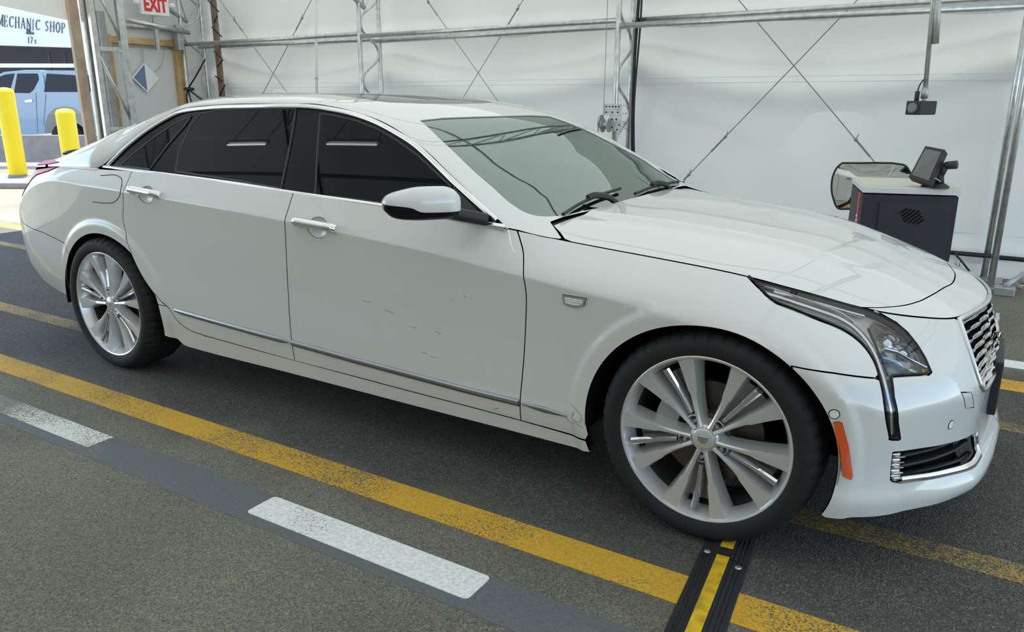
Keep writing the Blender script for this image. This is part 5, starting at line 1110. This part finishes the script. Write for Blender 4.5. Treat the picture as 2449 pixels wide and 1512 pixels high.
# ---- wheels
def make_wheel(phase):
    """alloy facing -Y at origin"""
    rim=MB(); rim.lathe([(.2735,.004),(.2735,-.002),(.268,-.005),(.262,-.002),(.258,.008),(.248,.030),(.243,.055)],96,'y'); brl=MB(); brl.lathe([(.243,.055),(.238,.09),(.236,.20),(.262,.215)],72,'y')
    tread=[]
    prof=[(.262,.006),(.270,-.003),(.282,-.011),(.300,-.015),(.318,-.012),(.331,-.002),(.3385,.010),(.342,.020),(.345,.036),(.346,.066),(.338,.068),(.338,.074),(.346,.076),(.3465,.112),(.339,.114),(.339,.121),(.3465,.123),(.346,.160),(.338,.162),(.338,.168),(.345,.170),(.342,.205),(.330,.226),(.30,.235),(.262,.215)]
    ty=MB(); n=240; m=len(prof)
    for k in range(n):
        q=2*PI*k/n; g=(k%5)==0
        for i,(r,h) in enumerate(prof):
            rr=r-(.006 if (g and 5<=i<=9) else 0)-(.005 if (g and 17<=i<=21) else 0)
            ty.V.append((rr*math.cos(q),h,rr*math.sin(q)))
    for k in range(n):
        k2=(k+1)%n
        for i in range(m-1): ty.F.append((k*m+i,k*m+i+1,k2*m+i+1,k2*m+i))
    hub=MB(); hub.lathe([(.001,.014),(.036,.014),(.044,.019),(.048,.030),(.052,.060)],60,'y')
    def spoke(sgn):
        V=[];F=[]; R=np.linspace(.040,.266,20); prof_n=7
        for r in R:
            u=(r-.040)/(.266-.040)
            dc=math.radians(sgn*(17.5-2.2*(1-u)**2-1.0*(1-u)))    # centre-line angle from the pocket axis
            w_=.0115+.0225*u**1.9 if u>.08 else .013
            depth=.012-.010*u**2+.004*math.sin(PI*u); base=.060
            # ridge sits toward the outside edge near hub, wide land at the rim
            for (a,d) in ((-1.25,base),(-1.08,.026*(1-u)+.014+.01),(-.78 if u>.5 else -.55,0),(.0+.15*sgn,-.004*(1-u)),(.78 if u>.5 else .55,0),(1.08,.026*(1-u)+.014+.01),(1.25,base)):
                t=a*w_; ang=dc; x=r*math.sin(ang)+t*math.cos(ang); z=r*math.cos(ang)-t*math.sin(ang)
                y=depth+d if d!=base else .065
                if u>.93 and abs(a)<1.: y=max(y,.000)
                V.append((x,y,z))
        k=prof_n
        for i in range(len(R)-1):
            for j in range(k-1): F.append((i*k+j,(i+1)*k+j,(i+1)*k+j+1,i*k+j+1))
        F.append(tuple(range(k))); F.append(tuple((len(R)-1)*k+j for j in range(k))[::-1])
        return V,F
    bar=MB(); Rr=np.linspace(.088,.243,14); k=6
    for r in Rr:
        u=(r-.088)/.155; w_=.0075+.0045*u; y=.016-.010*u+.006*math.sin(PI*u)
        for a,d in ((-1,.03),(-1,.004),(-.5,-.002),(.5,-.002),(1,.004),(1,.03)): bar.V.append((a*w_,y+d,r))
    for i in range(13):
        for j in range(k-1): bar.F.append((i*k+j,(i+1)*k+j,(i+1)*k+j+1,i*k+j+1))
    bar.F.append(tuple(range(k))); bar.F.append(tuple(13*k+j for j in range(k))[::-1])
    # pocket floor between twin spokes near the rim
    pf=MB()
    for r,y in ((.062,.050),(.12,.058),(.225,.060)):
        for a in (-13.,0,13.): q=math.radians(a); pf.V.append((r*math.sin(q),y,r*math.cos(q)))
    pf.F=[(0,3,4,1),(1,4,5,2),(3,6,7,4),(4,7,8,5)]
    sL,sR=spoke(-1),spoke(1)
    nut=MB(); nut.lathe([(.001,-.004),(.0065,-.004),(.0085,.000),(.0095,.006),(.0095,.03)],6,'y'); nut.lathe([(.0150,.004),(.0165,.0035),(.018,.010),(.018,.03)],20,'y')
    return dict(brl=brl,rim=rim,tyre=ty,hub=hub,sL=sL,sR=sR,bar=bar,pf=pf,nut=nut)
WP=make_wheel(0)
cap=MB(); cap.lathe([(.001,.004),(.030,.005),(.0345,.008),(.036,.02)],40,'y')
crest2=[(-.017,.010),(.017,.010),(.014,-.004),(.006,-.011),(0,-.013),(-.006,-.011),(-.014,-.004)]
ccr=MB().prism(crest2[::-1],.003,lambda a,b,c:(a,.005-c,b))
disc=MB(); disc.lathe([(.075,.092),(.090,.088),(.165,.088),(.165,.110),(.09,.110)],64,'y'); disc.lathe([(.001,.06),(.07,.06),(.078,.092)],40,'y')
LP_=MB(); LP_.lathe([(.0215,.04),(.0215,.012),(.0185,.010),(.0172,.016),(.0165,.034),(.001,.034)],28,'y')
ME={}
def meshof(key,V,F,m,auto=None,smooth=True):
    if key not in ME:
        me=bpy.data.meshes.new(key); me.from_pydata([tuple(map(float,v)) for v in V],[],[tuple(f) for f in F]); me.validate(); me.update(); me.materials.append(MAT[m]); me.shade_smooth()
        if auto: me.set_sharp_from_angle(angle=math.radians(auto))
        bm=bmesh.new(); bm.from_mesh(me); bmesh.ops.recalc_face_normals(bm,faces=bm.faces); bm.to_mesh(me); bm.free()
        ME[key]=me
    return ME[key]
def part(name,me,parent,M=None):
    o=bpy.data.objects.new(name,me); link(o,parent)
    if M is not None: o.matrix_local=M
    return o
def Ry(a): return Matrix.Rotation(a,4,'Y')
def put_wheel(x,y,phase,flip):
    Mw=Matrix.Translation((x,y,.345))@(Matrix.Rotation(PI,4,'Z') if flip else Matrix.Identity(4))
    part('tyre',meshof('tyre',WP['tyre'].V,WP['tyre'].F,'rubber',35),car,Mw)
    rim=part('alloy_wheel',meshof('rim',WP['rim'].V,WP['rim'].F,'alloy',40),car,Mw)
    part('barrel',meshof('brl',WP['brl'].V,WP['brl'].F,'barrel_dark',40),rim)
    part('hub',meshof('hub',WP['hub'].V,WP['hub'].F,'alloy',40),rim)
    for k in range(5):
        A=Ry(math.radians(90)-(phase+k*2*PI/5))
        part('spoke',meshof('sL',*WP['sL'],'alloy',32),rim,A); part('spoke',meshof('sR',*WP['sR'],'alloy',32),rim,A)
        part('chrome_insert',meshof('bar',WP['bar'].V,WP['bar'].F,'chrome',40),rim,A)
        part('pocket_floor',meshof('pf',WP['pf'].V,WP['pf'].F,'alloy_dark'),rim,A)
        part('lug_pocket',meshof('lugp',LP_.V,LP_.F,'alloy_dark',30),rim,A@Matrix.Translation((0,.002,.062)))
        part('lug_nut',meshof('nut',WP['nut'].V,WP['nut'].F,'satin_chrome',30),rim,A@Matrix.Translation((0,.014,.062)))
    part('centre_cap',meshof('cap',cap.V,cap.F,'alloy',40),rim,Matrix.Translation((0,.002,0)))
    part('cap_crest',meshof('ccr',ccr.V,ccr.F,'satin_chrome',30),rim,Matrix.Translation((0,.001,0)))
    d=part('brake_disc',meshof('disc',disc.V,disc.F,'brake_iron',40),car,Mw)
    cal=MB()
    q0=math.radians(150 if x>-1 else 40)
    for q in np.linspace(q0-.45,q0+.45,9):
        for r in (.105,.178):
            for yy in (.066,.125): cal.V.append((r*math.cos(q),yy,r*math.sin(q)))
    cal.F=[(0,1,3,2),(32,34,35,33)]
    for i in range(8): b=4*i; cal.F+=[(b,b+2,b+6,b+4),(b+2,b+3,b+7,b+6),(b+3,b+1,b+5,b+7),(b+1,b,b+4,b+5)]
    part('brake_caliper',meshof('cal%d'%(x>-1),cal.V,cal.F,'galvanised_dull',30),d)
put_wheel(0,-.918,math.radians(-93),False); put_wheel(-3.109,-.918,math.radians(97),False)
put_wheel(0,.918,math.radians(30),True); put_wheel(-3.109,.918,math.radians(60),True)
# ---- cabin
MB().box((-.92,0,.86),(.42,1.44,.14),bev=.04).build('dashboard','interior_dark',car,auto=40)
for sy in (-1,1):
    st=MB().box((-1.75,sy*.37,.58),(.55,.52,.16),bev=.05).box((-2.02,sy*.37,.88),(.16,.50,.58),bev=.06); st.build('front_seat','interior_tan',car,auto=40)
    MB().box((-2.08,sy*.37,1.21),(.10,.26,.17),bev=.04).build('headrest','interior_tan',car,auto=40)
MB().box((-2.85,0,.62),(.55,1.36,.2),bev=.06).box((-3.12,0,.88),(.18,1.32,.5),bev=.06).build('rear_seat','interior_tan',car,auto=40)
MB().box((-1.9,0,.40),(2.8,1.6,.04)).build('cabin_floor','interior_dark',car)
MB().tube([(-1.30+.05*math.sin(q),.37+.18*math.cos(q),.93+.17*math.sin(q)) for q in np.linspace(0,2*PI,32,endpoint=False)],.014,8,closed=True).build('steering_wheel','interior_dark',car,smooth=True)
MB().box((-1.21,0,1.165),(.03,.22,.06),bev=.015).build('rear_view_mirror','black_plastic',car)

# ---- small scuffs on the near side paint
def scuff(pts,par,r=.0011,m='scuff'):
    P=smooth_open([tuple(p) for p in pts],4); x,n=side_path(P,.0006); MB().tube(x,r,4).build('scuff_mark',m,par)
for q in SCUF_D: scuff(q,front_door)
for q in SCUF_F: scuff(q,fender)
